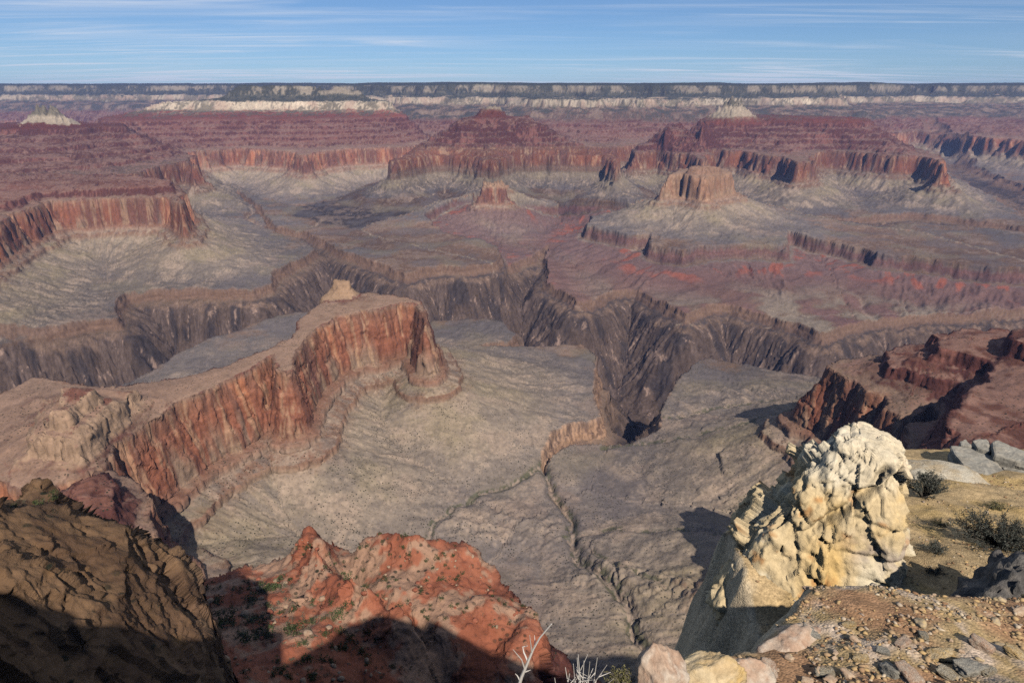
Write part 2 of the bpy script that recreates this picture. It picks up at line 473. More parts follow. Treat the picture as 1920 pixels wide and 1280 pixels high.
def base_fields(x, y):
    u = np.full(x.shape, -4000, np.float32)
    fx, fy = np.zeros_like(x), np.zeros_like(x)
    lab = np.zeros(x.shape, np.int16)
    amp = np.full(x.shape, 0.5, np.float32)
    sh = np.zeros(x.shape, np.float32)
    tn = np.ones(x.shape, np.float32)
    for k, (name, cons, capu, am, shf, tnt) in enumerate(FEATURES):
        dprev = None
        for j, (L, pts) in enumerate(cons):
            D = D_of(L)
            if j == 0:
                d, qx, qy = seg_dist(x, y, pts, foot=True)
                uu = np.where(d > 0, D + d, D + d)
            else:
                d = seg_dist(x, y, pts)
                tt = dprev / (dprev - d + 1e-6)
                mid = Dp + (D - Dp) * np.clip(tt, 0, 1)
                uu = np.where(dprev > 0, np.where(d > 0, D + d, mid), uu)
            dprev, Dp = d, D
        uu = np.minimum(uu, capu + 0.02 * np.maximum(uu - capu, 0))
        m = uu > u
        u = np.where(m, uu, u)
        fx = np.where(m, qx, fx)
        fy = np.where(m, qy, fy)
        lab = np.where(m, k + 1, lab)
        amp = np.where(m, am, amp)
        sh = np.where(m, shf, sh)
        tn = np.where(m, tnt, tn)
    dG, gx, gy = seg_dist(x, y, GORGE, foot=True)
    d2, hx, hy = seg_dist(x, y, GORGE2, foot=True)
    d2 = np.where(d2 > 0, d2 * 0.22, d2)
    m = d2 > dG
    dG, gx, gy = np.where(m, d2, dG), np.where(m, hx, gx), np.where(m, hy, gy)
    d2, hx, hy = seg_dist(x, y, GORGE3, foot=True)
    m = d2 > dG
    dG, gx, gy = np.where(m, d2, dG), np.where(m, hx, gx), np.where(m, hy, gy)
    dR, rx, ry = seg_dist(x, y, REDS, foot=True)
    ws = np.zeros_like(x)
    wd = np.full(x.shape, 9e3, np.float32)
    for pts, dep, w in WASHES2:
        d = seg_dist(x, y, pts, closed=False)
        ws = ws + np.float32(dep) * np.exp(-(d / w) ** 2 * 0.7)
        if dep < 0:
            wd = np.minimum(wd, d / w)
    return dict(u=u, fx=fx, fy=fy, lab=lab, amp=amp, dG=dG, gx=gx, gy=gy, dR=dR, rx=rx, ry=ry, ws=ws, wd=wd, sh=sh, tn=tn, gr=np.ones_like(x))


def relief(x, y, f):
    """rock level s at plan points; f holds the (interpolated) distance fields"""
    r = np.sqrt(x * x + y * y)
    A = f['amp']
    far = sstep(2500, 6000, r)
    u = f['u']
    big = fbm(x, y, 650, 3, 1)
    med = fbm(x, y, 170, 3, 21)
    fine = fbm(x, y, 42, 3, 41)
    rid = ridged(x, y, 260, 3, 55)
    n = A * (95 * big + 46 * med - (60 + 70 * far) * (rid - 0.55) - 90 * far * (ridged(x, y, 520, 2, 58) - 0.5)) + (6 + 12 * far) * fine
    tiny = fbm(x, y, 11, 3, 61)
    n = n + 430 * sstep(9500, 11500, y) * (ridged(x, y, 1500, 3, 65) - 0.6)
    n = (n + 2.2 * tiny) * f['gr']
    # broad platform does not need it
    u2 = u + n
    s = np.interp(u2, F_U, F_S).astype(np.float32)
    s = s + sstep(11500, 13000, y) * sstep(-120, -20, s) * 32 * fbm(x, y, 2600, 3, 67)
    # gullies running down the aprons
    qx = f['fx'] + 0.22 * (x - f['fx'])
    qy = f['fy'] + 0.22 * (y - f['fy'])
    lamg = 46 + 60 * far
    g = ridged(qx, qy, 1.0 * 62, 3, 71)
    w = sstep(-40, -170, u2) * sstep(-1500, -420, u2)
    g2 = ridged(qx, qy, 19, 2, 75)
    s = s - w * ((10 + 14 * far) * (0.9 - g) + (1 - far) * 2.6 * (0.9 - g2))
    # thin resistant ledges that come and go along the apron
    lm = w * sstep(0.05, 0.35, fbm(x, y, 190, 2, 77))
    for lv, th in ((-902, 7.0), (-926, 5.0), (-946, 4.0)):
        e = s + 6 * med - lv
        s = s + lm * th * (1 - far * 0.3) * (sstep(-1.2, 1.2, e) - sstep(-26, 26, e))
    w2 = sstep(10, 60, u2) * sstep(520, 420, u2)
    s = s - w2 * (10 + 14 * far) * (0.85 - g)
    # platform undulation
    wp = sstep(-300, -800, u2)
    s = s + wp * (18 * fbm(x, y, 800, 2, 81) + 9 * fbm(x, y, 240, 2, 83) - 5 * (ridged(x, y, 420, 2, 91) - 0.5) - 1.2 * (ridged(x, y, 70, 2, 95) - 0.5))
    near = 1 - sstep(2000, 4000, r)
    s = s + (0.3 + 0.3 * sstep(900, 600, r)) * tiny + (0.5 + 2.6 * (1 - near)) * fine
    # tilted red beds
    dR = f['dR'] + 26 * med + 8 * fine + 30 * big
    s = s + np.interp(dR, FR_D, FR_S).astype(np.float32)
    rqx, rqy = f['rx'] + 0.25 * (x - f['rx']), f['ry'] + 0.25 * (y - f['ry'])
    gr = ridged(rqx, rqy, 90, 3, 121)
    s = s - sstep(40, 160, dR) * sstep(1400, 500, dR) * 26 * (0.85 - gr)
    # inner gorge
    dG = f['dG'] + (10 + 10 * sstep(1500, 3500, r)) * med + 5 * fine + 14 * big * sstep(1800, 3000, r) + 2 * tiny
    gqx, gqy = f['gx'] + 0.3 * (x - f['gx']), f['gy'] + 0.3 * (y - f['gy'])
    gg = ridged(gqx, gqy, 70, 4, 101, 0.62)
    dd = dG + sstep(30, 150, dG) * (52 * (0.62 - gg) + 13 * fbm(gqx, gqy, 15, 2, 111))
    s = s + np.interp(np.where(dG > 30, np.maximum(dd, 30), dG), FG_D, FG_S).astype(np.float32)
    s = s + sstep(30, 120, dG) * (9 * fine + 3 * tiny)
    s = s + f['ws'] * (1 + 0.5 * fine)
    return s, u2, dG, dR


# ------------------------------------------------------------------ colours of the beds
def lin(r, g, b):
    c = np.array([r, g, b], np.float64) / 255.0
    return np.where(c <= 0.04045, c / 12.92, ((c + 0.055) / 1.055) ** 2.4).astype(np.float32)


BEDS = [  # level, colour
    (-1600, (66, 58, 57)), (-1060, (76, 66, 63)), (-1042, (118, 98, 82)), (-1006, (108, 84, 69)), (-996, (126, 101, 83)), (-984, (108, 98, 92)),
    (-955, (124, 111, 100)), (-900, (146, 129, 110)), (-868, (152, 134, 113)), (-852, (138, 114, 94)), (-834, (132, 99, 80)), (-822, (146, 122, 103)),
    (-804, (134, 99, 80)), (-796, (136, 97, 77)), (-770, (138, 87, 66)), (-700, (142, 90, 68)), (-650, (142, 100, 79)), (-640, (142, 116, 97)),
    (-628, (120, 92, 78)), (-600, (118, 80, 66)), (-500, (112, 74, 62)), (-400, (112, 72, 59)), (-372, (114, 63, 50)),
    (-320, (120, 69, 54)), (-303, (138, 109, 88)), (-296, (172, 154, 130)), (-200, (180, 162, 137)), (-190, (120, 110, 90)), (-115, (116, 106, 88)),
    (-108, (138, 125, 105)), (-60, (134, 120, 101)), (-18, (142, 130, 111)), (5, (122, 114, 93)), (60, (98, 98, 78))]
_BL = np.array([b[0] for b in BEDS], np.float32)
_BC = np.array([lin(*b[1]) for b in BEDS])


def mixc(c, col, t):
    return c + (col - c) * t[..., None]


def bed_colour(x, y, s, u2, dG, dR, nz, f):
    r = np.sqrt(x * x + y * y)
    n1 = fbm(x, y, 240, 3, 201)
    n2 = fbm(x, y, 36, 3, 211)
    n3 = fbm(x, y, 9, 2, 221)
    nor = sstep(7000, 9500, y)
    knob = sstep(300, 340, f['sh']) * sstep(0, 15, s - np.where(f['sh'] > 340, -672, -815))
    sl = s + 5 * n2 + 7 * n1 + np.where(f['sh'] > 200, 0, f['sh']) + 128 * sstep(10, 60, dR) + nor * (16 * fbm(x, y, 900, 3, 291) + 8 * n1)
    c = np.stack([np.interp(sl, _BL, _BC[:, k]) for k in range(3)], -1).astype(np.float32)
    cliff = sstep(0.80, 0.50, nz)
    # down-slope streaks follow the foot of the slope
    qx, qy = f['fx'] + 0.22 * (x - f['fx']), f['fy'] + 0.22 * (y - f['fy'])
    st1 = fbm(qx, qy, 30, 3, 231)
    st2 = fbm(qx, qy, 11, 2, 241)
    var = fbm(x, y, 1100, 3, 301)
    c = c * (1 + 0.28 * var)[..., None] * f['tn'][..., None]
    # Redwall: varnish streaks and fresh orange scars
    rw = sstep(-806, -790, sl) * sstep(-632, -655, sl)
    c = mixc(c, lin(104, 72, 60), rw * sstep(0.05, 0.6, st2 + 0.5 * n2) * 0.75)
    c = mixc(c, lin(184, 116, 80), rw * cliff * sstep(0.15, 0.65, n1 + 0.5 * st1 + 0.5 * var) * 0.65 * np.clip(f['tn'], 0, 1) ** 2)
    tal = sstep(0.05, 0.45, fbm(qx, qy, 85, 3, 305) + 0.3 * st1) * sstep(-700, -790, s + 40 * st1) * rw
    c = mixc(c, lin(142, 120, 100), tal * 0.8)
    c = mixc(c, lin(96, 70, 62), rw * sstep(0.0, 0.5, fbm(qx, qy, 160, 2, 307) - 0.3 * n1) * 0.6)
    c = mixc(c, lin(172, 142, 112), rw * sstep(0.15, 0.7, st1 + n3 * 0.5) * 0.45)
    # Supai: rubbly ledge tops lightened, steep faces darkened in place of missing ledge shadows
    sup = sstep(-645, -632, sl) * sstep(-375, -395, sl)
    led = sstep(0.93, 0.78, nz)
    c = mixc(c, lin(138, 106, 91), sup * (1 - led) * sstep(-0.5, 0.4, n2 + n1) * 0.75)
    c = mixc(c, lin(80, 47, 42), sup * led * 0.85)
    c = mixc(c, lin(134, 90, 76), sup * led * sstep(0.2, 0.5, st2 + n1) * 0.6)
    # Hermit and Toroweap slopes, wooded on the north side
    tree = sstep(-0.05, 0.18, 0.8 * n2 + 0.9 * fbm(x, y, 100, 2, 295) + 0.4 * n1)
    slope_bed = np.maximum(sstep(-310, -300, sl) * 0, sstep(-200, -190, sl) * sstep(-108, -116, sl))
    herm = sstep(-380, -350, sl) * sstep(-292, -305, sl)
    c = mixc(c, lin(176, 160, 132), herm * nor * sstep(-0.2, 0.4, st1 + 0.3 * n2) * sstep(-360, -310, sl) * 0.8)
    c = mixc(c, lin(58, 61, 53), (slope_bed * 0.95 + herm * 0.55) * np.maximum(tree, slope_bed * 0.75) * nor)
    c = mixc(c, lin(58, 60, 50), sstep(-20, 8, s) * nor * (1 - cliff * 0.8))
    c = mixc(c, lin(58, 60, 50), sstep(-114, -104, sl) * sstep(-0.45, 0.15, 0.5 * n2 + 0.9 * n1 + fbm(x, y, 700, 2, 297)) * nor * 0.92)
    coc = sstep(-302, -294, sl) * sstep(-194, -202, sl) * nor
    c = mixc(c, lin(92, 84, 66), coc * sstep(-0.1, 0.45, 0.7 * st1 + 0.5 * n2 + 0.6 * n1 + 0.9 * fbm(x, y, 1100, 2, 299)) * 0.8)
    c = mixc(c, lin(168, 138, 116), coc * sstep(0.0, 0.5, -n1 + 0.4 * st2) * 0.6)
    gs = sstep(-400, -330, sl) * sstep(-292, -305, sl) * nor
    c = mixc(c, lin(84, 80, 66), gs * sstep(-0.1, 0.35, n1 + 0.6 * st1 + 0.4 * n2) * 0.7)
    nw = sstep(9700, 10500, y) * sstep(-505, -455, sl) * sstep(-292, -305, sl)
    c = mixc(c, lin(104, 92, 78), nw * 0.7)
    c = mixc(c, lin(66, 66, 58), nw * sstep(-0.15, 0.3, n1 + 0.6 * st1 + 0.5 * n2) * 0.8)
    c = mixc(c, lin(148, 126, 106), nw * sstep(0.1, 0.5, -n1 + 0.6 * st1) * 0.6)
    # the near wall: brown cross-bedded sandstone over bright red shale
    so = sstep(1200, 900, r) * sstep(-312, -298, sl)
    c = mixc(c, lin(122, 92, 66), so * 0.85)
    c = mixc(c, lin(84, 63, 48), so * sstep(-0.05, 0.4, n2 + 0.5 * n3) * 0.7)
    c = mixc(c, lin(160, 120, 72), so * sstep(0.1, 0.5, n1 + 0.4 * n3) * 0.6)
    sr = sstep(900, 750, r) * sstep(-400, -385, sl) * sstep(-298, -312, sl)
    c = mixc(c, lin(160, 100, 75), sr * 0.95)
    c = mixc(c, lin(160, 132, 108), sr * sstep(0.0, 0.4, n2 + 0.5 * n3 + 0.5 * n1) * 0.75)
    c = mixc(c, lin(140, 80, 58), sr * sstep(0.15, 0.5, -n2 + 0.3 * n3) * 0.6)
    c = mixc(c, lin(160, 130, 102), knob * 0.9)
    m1 = sstep(0.6, 0.9, f['sh']) * sstep(1.4, 1.1, f['sh']) * sstep(-636, -622, s)
    c = mixc(c, lin(166, 138, 112), m1 * led * 0.8)
    m0 = sstep(0.6, 0.9, f['sh']) * sstep(1.4, 1.1, f['sh']) * sstep(-648, -640, s)
    c = mixc(c, lin(150, 122, 101), m0 * (1 - led) * sstep(-0.5, 0.2, n1 + n2 + 0.2) * 0.7)
    # aprons
    ap = sstep(-800, -815, sl) * sstep(-985, -960, sl) * (1 - cliff)
    c = mixc(c, lin(162, 140, 120), ap * sstep(0.0, 0.55, st1 + 0.4 * n3) * 0.7)
    c = mixc(c, lin(116, 104, 94), ap * sstep(0.05, 0.5, -st1 + 0.3 * n2) * 0.6)
    c = mixc(c, lin(138, 123, 96), ap * sstep(-940, -900, sl) * sstep(0.0, 0.6, n1 + 0.3 * st2) * 0.55)
    st3 = fbm(qx, qy, 4.5, 2, 247)
    c = mixc(c, lin(170, 148, 126), ap * sstep(0.2, 0.6, st3 + 0.4 * st2) * 0.32 * sstep(5000, 3000, r))
    c = mixc(c, lin(108, 96, 86), ap * sstep(0.2, 0.6, -st3 + 0.3 * st2) * 0.36 * sstep(5000, 3000, r))
    # platform
    pl = sstep(-940, -968, sl) * sstep(60, 0, dR) * sstep(8, -8, dG)
    c = mixc(c, lin(98, 90, 89), pl * sstep(-0.1, 0.5, n1) * 0.55)
    c = mixc(c, lin(136, 116, 102), pl * sstep(0.15, 0.6, -n1 + 0.4 * n2) * 0.5)
    c = mixc(c, lin(120, 108, 90), pl * sstep(0.2, 0.6, fbm(x, y, 300, 2, 251)) * 0.5)
    # washes
    wd = f['wd']
    c = mixc(c, lin(170, 146, 124), sstep(0.6, 0.2, wd + 0.5 * n3 + 0.5 * n2) * 0.6 * sstep(-800, -830, s))
    c = mixc(c, lin(78, 78, 56), sstep(1.6, 0.8, wd) * sstep(0.15, 0.5, wd) * sstep(-0.2, 0.2, n2 + n3) * 0.8 * sstep(3000, 2000, r) * sstep(-800, -830, s))
    # tilted red beds
    rqx, rqy = f['rx'] + 0.25 * (x - f['rx']), f['ry'] + 0.25 * (y - f['ry'])
    rs = fbm(rqx, rqy, 70, 3, 261)
    rin = sstep(0, 12, dR) * sstep(10, -10, dG) * sstep(-950, -990, s)
    band = np.where(dR < 70, 1.0, 0.0)
    c = mixc(c, lin(112, 78, 72), rin * sstep(40, 8, dR) * 0.85)
    red = rin * sstep(40, 80, dR) * sstep(950, 300, dR + 200 * n1)
    c = mixc(c, lin(112, 84, 79), red * 0.8)
    c = mixc(c, lin(150, 84, 64), red * sstep(0.15, 0.55, rs + 0.7 * n1) * sstep(420, 160, dR) * sstep(1.0, 0.5, np.abs(dR / 220 - 0.7)) * 0.75)
    c = mixc(c, lin(118, 86, 84), rin * sstep(300, 900, dR) * sstep(0.0, 0.5, n1 + 0.3 * rs) * 0.6)
    c = mixc(c, lin(138, 124, 108), rin * sstep(250, 900, dR) * sstep(0.3, -0.3, n1 + 0.3 * rs) * 0.75)
    c = mixc(c, mixc(np.broadcast_to(lin(118, 92, 76), c.shape), lin(168, 132, 104), sstep(2600, 2000, r) * sstep(-0.4, 0.3, n2 + n3)), sstep(-5, 1, dG) * sstep(34, 16, dG + 10 * n2) * 0.8)
    # gorge rock
    gqx, gqy = f['gx'] + 0.3 * (x - f['gx']), f['gy'] + 0.3 * (y - f['gy'])
    g1 = fbm(gqx, gqy, 60, 3, 271)
    g2 = fbm(gqx, gqy, 20, 2, 281)
    g3 = fbm(gqx, gqy, 5.5, 2, 285)
    inn = sstep(26, 60, dG + 24 * n2) * sstep(8200, 6200, y)
    vis = np.broadcast_to(lin(84, 69, 60), c.shape)
    vis = mixc(vis, lin(64, 55, 52), sstep(0.0, 0.5, g1))
    vis = mixc(vis, lin(100, 84, 76), sstep(0.05, 0.5, -g1 + 0.4 * g2) * 0.5)
    vis = mixc(vis, lin(160, 132, 114), sstep(0.6, 0.85, g2 + 0.35 * n3) * 0.5)
    vis = mixc(vis, lin(134, 108, 89), sstep(82, 46, dG + 34 * fbm(x, y, 110, 3, 287) + 6 * g1) * 0.5)
    vis = vis * (1 + 0.32 * g3 + 0.18 * g2)[..., None]
    c = c + (vis - c) * inn[..., None]
    # bedding shows on every wall
    bed = gnoise(s * 0.13 + 3 * n1, x * 0.0012, 311) + 0.6 * gnoise(s * 0.33 + 2 * n1, x * 0.002, 313)
    c = c * (1 + 0.20 * np.maximum(cliff, 0.5 * sup) * (1 - inn) * bed)[..., None]
    # fine mottling
    c = c * (1 + (0.11 + 0.09 * cliff) * n3 + 0.09 * n2)[..., None]
    return np.clip(c, 0.01, 0.9)


# ------------------------------------------------------------------ canyon grid
NC, NRF, NR = 1300, 2300, 860
TH = R(50)
R0, R1 = 52.0, 33000.0
CC, CRW = 500, 760
th_c = np.linspace(-TH, TH, CC).astype(np.float32)
lr_c = np.linspace(math.log(R0), math.log(R1), CRW).astype(np.float32)


def coarse_chunk(sl):
    t, l = np.meshgrid(th_c[sl], lr_c, indexing='ij')
    r = np.exp(l)
    return base_fields((r * np.sin(t)).astype(np.float32), (r * np.cos(t)).astype(np.float32))


def par(fn, parts):
    with ThreadPoolExecutor(4) as ex:
        return list(ex.map(fn, parts))


cut = np.array_split(np.arange(CC), 16)
res = par(lambda a: coarse_chunk(slice(a[0], a[-1] + 1)), cut)
CF = {k: np.concatenate([q[k] for q in res], 0) for k in res[0]}
# how far the contours are stretched: wall roughness shrinks where the ground is spread out
_ru = np.exp(lr_c)[None, :]
_g = np.hypot(np.gradient(CF['u'], axis=1) / (_ru * (lr_c[1] - lr_c[0])), np.gradient(CF['u'], axis=0) / (_ru * (th_c[1] - th_c[0])))
_g = np.clip(_g, 0.12, 1.3)
for _ in range(3):
    _p = np.pad(_g, 1, mode='edge')
    _g = (_p[1:-1, :-2] + _p[1:-1, 2:] + _p[:-2, 1:-1] + _p[2:, 1:-1] + 2 * _p[1:-1, 1:-1]) / 6
CF['gr'] = _g.astype(np.float32)
print('coarse', time.time() - T0)


def sample(ti, li, keys=None):
    """bilinear lookup of the coarse fields at fractional grid indices"""
    i0 = np.clip(ti.astype(np.int32), 0, CC - 2)
    j0 = np.clip(li.astype(np.int32), 0, CRW - 2)
    a, b = (ti - i0).astype(np.float32), (li - j0).astype(np.float32)
    o = {}
    for k, g in CF.items():
        if k == 'lab':
            o[k] = g[np.rint(ti).astype(np.int32).clip(0, CC - 1), np.rint(li).astype(np.int32).clip(0, CRW - 1)]
        else:
            o[k] = (g[i0, j0] * (1 - a) * (1 - b) + g[i0 + 1, j0] * a * (1 - b) + g[i0, j0 + 1] * (1 - a) * b + g[i0 + 1, j0 + 1] * a * b).astype(np.float32)
    return o


th_f = np.linspace(-TH, TH, NC).astype(np.float32)
lr_f = np.linspace(math.log(R0), math.log(R1), NRF).astype(np.float32)
dlc = (lr_c[-1] - lr_c[0]) / (CRW - 1)


def fine_chunk(cols):
    t, l = np.meshgrid(th_f[cols], lr_f, indexing='ij')
    ti = (t + TH) / (2 * TH) * (CC - 1)
    li = (l - lr_c[0]) / dlc
    f = sample(ti, li)
    r = np.exp(l)
    x, y = (r * np.sin(t)).astype(np.float32), (r * np.cos(t)).astype(np.float32)
    s = relief(x, y, f)[0]
    return s + np.float32(DIP) * y


Zf = np.concatenate(par(fine_chunk, np.array_split(np.arange(NC), 24)), 0)
print('fine', time.time() - T0)
# spread the rows where the surface is seen at an angle that needs them
rf = np.exp(lr_f)
ang = np.arctan2(Zf, rf[None, :])
run = np.maximum.accumulate(ang, 1)
vis = (ang >= run - 0.0006).astype(np.float32)
inview = (ang > R(-50)).astype(np.float32)
dang = np.abs(np.diff(ang, axis=1))
dln = lr_f[1] - lr_f[0]
metric = dang * (0.07 + 0.93 * vis[:, 1:] * inview[:, 1:]) + np.minimum(dang, 0.004) * 0.02 + 0.000035


def blur_cols(a, h):
    k = np.exp(-np.linspace(-2, 2, 2 * h + 1) ** 2)
    k /= k.sum()
    p = np.pad(a, ((h, h), (0, 0)), mode='edge')
    return sum(k[i] * p[i:i + a.shape[0]] for i in range(2 * h + 1))


metric = blur_cols(metric, 14)
cum = np.concatenate([np.zeros((NC, 1)), np.cumsum(metric, 1)], 1)
cum /= cum[:, -1:]
want = np.linspace(0, 1, NR)
LR = np.empty((NC, NR), np.float32)
Z = np.empty((NC, NR), np.float32)
for i in range(NC):
    LR[i] = np.interp(want, cum[i], lr_f)
LR = blur_cols(LR, 9).astype(np.float32)
for i in range(NC):
    Z[i] = np.interp(LR[i], lr_f, Zf[i])
TT = np.repeat(th_f[:, None], NR, 1)
X, Y = np.exp(LR) * np.sin(TT), np.exp(LR) * np.cos(TT)
X, Y = X.astype(np.float32), Y.astype(np.float32)


def grid_normals(P):
    a = np.gradient(P, axis=0)
    b = np.gradient(P, axis=1)
    n = np.cross(a, b)
    n /= np.linalg.norm(n, axis=-1, keepdims=True) + 1e-12
    n[n[..., 2] < 0] *= -1
    return n


P = np.stack([X, Y, Z], -1)
N0 = grid_normals(P)


def colour_chunk(cols):
    ti = (TT[cols] + TH) / (2 * TH) * (CC - 1)
    li = (LR[cols] - lr_c[0]) / dlc
    f = sample(ti, li)
    x, y = X[cols], Y[cols]
    _, u2, dG, dR = relief(x, y, f)
    c = bed_colour(x, y, Z[cols] - np.float32(DIP) * y, u2, dG, dR, N0[cols][..., 2], f)
    return c, f['lab'], u2, dG


res = par(colour_chunk, np.array_split(np.arange(NC), 24))
C = np.concatenate([q[0] for q in res], 0)
LAB = np.concatenate([q[1] for q in res], 0)
U2 = np.concatenate([q[2] for q in res], 0)
DG = np.concatenate([q[3] for q in res], 0)
print('colour', time.time() - T0)

# broken rock on steep near faces: push the surface out along its normal
rr = np.exp(LR)
cl = np.maximum(sstep(0.85, 0.45, N0[..., 2]) * sstep(3600, 2400, rr), 0.22 * sstep(640, 560, rr))
sel = np.where(cl > 0.02)
px_, py_, pz_ = X[sel], Y[sel], Z[sel]


def crag(x, y, z, lam, seed, st=1.3):
    # ridged blocks, tilted bedding; st stretches them up and down the face
    xx, yy, zz_ = x / lam, y / lam, (z + 0.35 * x) / (lam * st)
    a = 1 - np.abs(vnoise3(xx, yy, zz_, seed)) * 2
    b = vnoise3(xx * 2.3, yy * 2.3, zz_ * 2.3, seed + 1)
    c = 1 - np.abs(vnoise3(xx * 4.9, yy * 4.9, zz_ * 4.9, seed + 2)) * 2
    return 0.6 * a + 0.45 * b + 0.28 * c


near_ = sstep(900, 500, rr[sel])
disp = near_ * (facet(px_ + 0.5 * pz_, py_, pz_ * 0.5, 24.0, 11, 0.9) * 5.5 + facet(px_ + 0.5 * pz_, py_, pz_ * 0.55, 8.0, 21, 0.9) * 2.2 + facet(px_, py_, pz_, 2.6, 31, 0.9) * 0.7)
disp += (1 - near_) * (crag(px_, py_, pz_, 60.0, 9, 2.5) * 4.0 + facet(px_, py_, pz_ * 0.45, 24.0, 41) * 5.5 + facet(px_, py_, pz_ * 0.6, 9.0, 51) * 2.0)
P[sel] += (N0[sel] * (disp * cl[sel])[:, None]).astype(np.float32)
N1 = grid_normals(P)
print('crag', time.time() - T0)


# ------------------------------------------------------------------ materials
def mat_new(name):
    m = bpy.data.materials.new(name)
    m.use_nodes = True
    nt = m.node_tree
    nt.nodes.clear()
    out = nt.nodes.new('ShaderNodeOutputMaterial')
    b = nt.nodes.new('ShaderNodeBsdfPrincipled')
    b.inputs['Roughness'].default_value = 0.95
    b.inputs['Specular IOR Level'].default_value = 0.12
    nt.links.new(b.outputs[0], out.inputs[0])
    return m, nt, b


def node(nt, t, **kw):
    n = nt.nodes.new(t)
    for a, b in kw.items():
        setattr(n, a, b)
    return n


def n_noise(nt, vec, scale, detail=4, rough=0.55, dist=0.0):
    n = node(nt, 'ShaderNodeTexNoise')
    n.inputs['Scale'].default_value = scale
    n.inputs['Detail'].default_value = detail
    n.inputs['Roughness'].default_value = rough
    n.inputs['Distortion'].default_value = dist
    if vec is not None:
        nt.links.new(vec, n.inputs['Vector'])
    return n.outputs[0]


def n_range(nt, v, a, b, c=0.0, d=1.0, smooth=True):
    n = node(nt, 'ShaderNodeMapRange')
    n.interpolation_type = 'SMOOTHSTEP' if smooth else 'LINEAR'
    n.inputs['From Min'].default_value = a
    n.inputs['From Max'].default_value = b
    n.inputs['To Min'].default_value = c
    n.inputs['To Max'].default_value = d
    nt.links.new(v, n.inputs['Value'])
    return n.outputs[0]


def n_math(nt, op, a, b=None, clamp=False):
    n = node(nt, 'ShaderNodeMath', operation=op, use_clamp=clamp)
    for i, v in enumerate((a, b)):
        if v is None:
            continue
        if isinstance(v, (int, float)):
            n.inputs[i].default_value = v
        else:
            nt.links.new(v, n.inputs[i])
    return n.outputs[0]


def n_mix(nt, fac, a, b, mode='MIX'):
    n = node(nt, 'ShaderNodeMix', data_type='RGBA', blend_type=mode)
    for k, v in (('Factor', fac), ('A', a), ('B', b)):
        if isinstance(v, (int, float)):
            n.inputs[k].default_value = v
        elif isinstance(v, (tuple, list, np.ndarray)):
            n.inputs[k].default_value = (float(v[0]), float(v[1]), float(v[2]), 1)
        else:
            nt.links.new(v, n.inputs[k])
    return n.outputs['Result']


def n_bump(nt, b, h, strength, dist):
    n = node(nt, 'ShaderNodeBump')
    n.inputs['Strength'].default_value = strength
    n.inputs['Distance'].default_value = dist
    nt.links.new(h, n.inputs['Height'])
    nt.links.new(n.outputs[0], b.inputs['Normal'])


def terrain_material():
    m, nt, b = mat_new('canyon rock')
    at_ = node(nt, 'ShaderNodeAttribute', attribute_name='bed')
    geo = node(nt, 'ShaderNodeNewGeometry')
    pos = geo.outputs['Position']
    nz = node(nt, 'ShaderNodeSeparateXYZ')
    nt.links.new(geo.outputs['Normal'], nz.inputs[0])
    flat = n_range(nt, nz.outputs[2], 0.62, 0.85)
    g1 = n_noise(nt, pos, 0.22, 5, 0.65)
    g2 = n_noise(nt, pos, 0.05, 5, 0.6)
    k1 = n_range(nt, g1, 0.3, 0.7, 0.87, 1.13, False)
    k2 = n_range(nt, g2, 0.3, 0.7, 0.86, 1.14, False)
    kk = n_math(nt, 'MULTIPLY', k1, k2)
    cmbk = node(nt, 'ShaderNodeCombineXYZ')
    for i in range(3):
        nt.links.new(kk, cmbk.inputs[i])
    col = n_mix(nt, 1.0, at_.outputs['Color'], cmbk.outputs[0], 'MULTIPLY')
    # scattered desert scrub: each cell holds one dark bush
    vo = node(nt, 'ShaderNodeTexVoronoi')
    vo.inputs['Scale'].default_value = 0.16
    nt.links.new(pos, vo.inputs['Vector'])
    dot = n_range(nt, vo.outputs['Distance'], 0.34, 0.18)
    pick = n_range(nt, n_noise(nt, pos, 0.012, 3), 0.38, 0.62)
    sepc = node(nt, 'ShaderNodeSeparateColor')
    nt.links.new(vo.outputs['Color'], sepc.inputs[0])
    has = n_range(nt, sepc.outputs[0], 0.25, 0.4)
    fac = n_math(nt, 'MULTIPLY', n_math(nt, 'MULTIPLY', dot, has), n_math(nt, 'MULTIPLY', n_math(nt, 'ADD', n_math(nt, 'MULTIPLY', pick, 0.8), 0.2), flat))
    col = n_mix(nt, fac, col, lin(50, 50, 38))
    nt.links.new(col, b.inputs['Base Color'])
    h = n_math(nt, 'ADD', n_math(nt, 'MULTIPLY', n_noise(nt, pos, 0.9, 6, 0.75), 1.0), n_math(nt, 'MULTIPLY', dot, 0.5))
    n_bump(nt, b, h, 0.9, 0.7)
    return m


M_ROCK = terrain_material()


def mesh_from(name, verts, faces, mat, normals=None, colours=None, smooth=True):
    me = bpy.data.meshes.new(name)
    nv, nf = len(verts), len(faces)
    w = faces.shape[1]
    me.vertices.add(nv)
    me.vertices.foreach_set('co', np.ascontiguousarray(verts, np.float32).ravel())
    me.loops.add(nf * w)
    me.loops.foreach_set('vertex_index', np.ascontiguousarray(faces, np.int32).ravel())
    me.polygons.add(nf)
    me.polygons.foreach_set('loop_start', np.arange(0, nf * w, w, dtype=np.int32))
    if smooth:
        me.polygons.foreach_set('use_smooth', np.ones(nf, bool))
    me.update(calc_edges=True)
    if colours is not None:
        ca = me.attributes.new('bed', 'FLOAT_COLOR', 'POINT')
        ca.data.foreach_set('color', np.concatenate([colours, np.ones((nv, 1), np.float32)], 1).astype(np.float32).ravel())
    if normals is not None:
        me.normals_split_custom_set_from_vertices(np.ascontiguousarray(normals, np.float32))
    me.materials.append(mat)
    return me


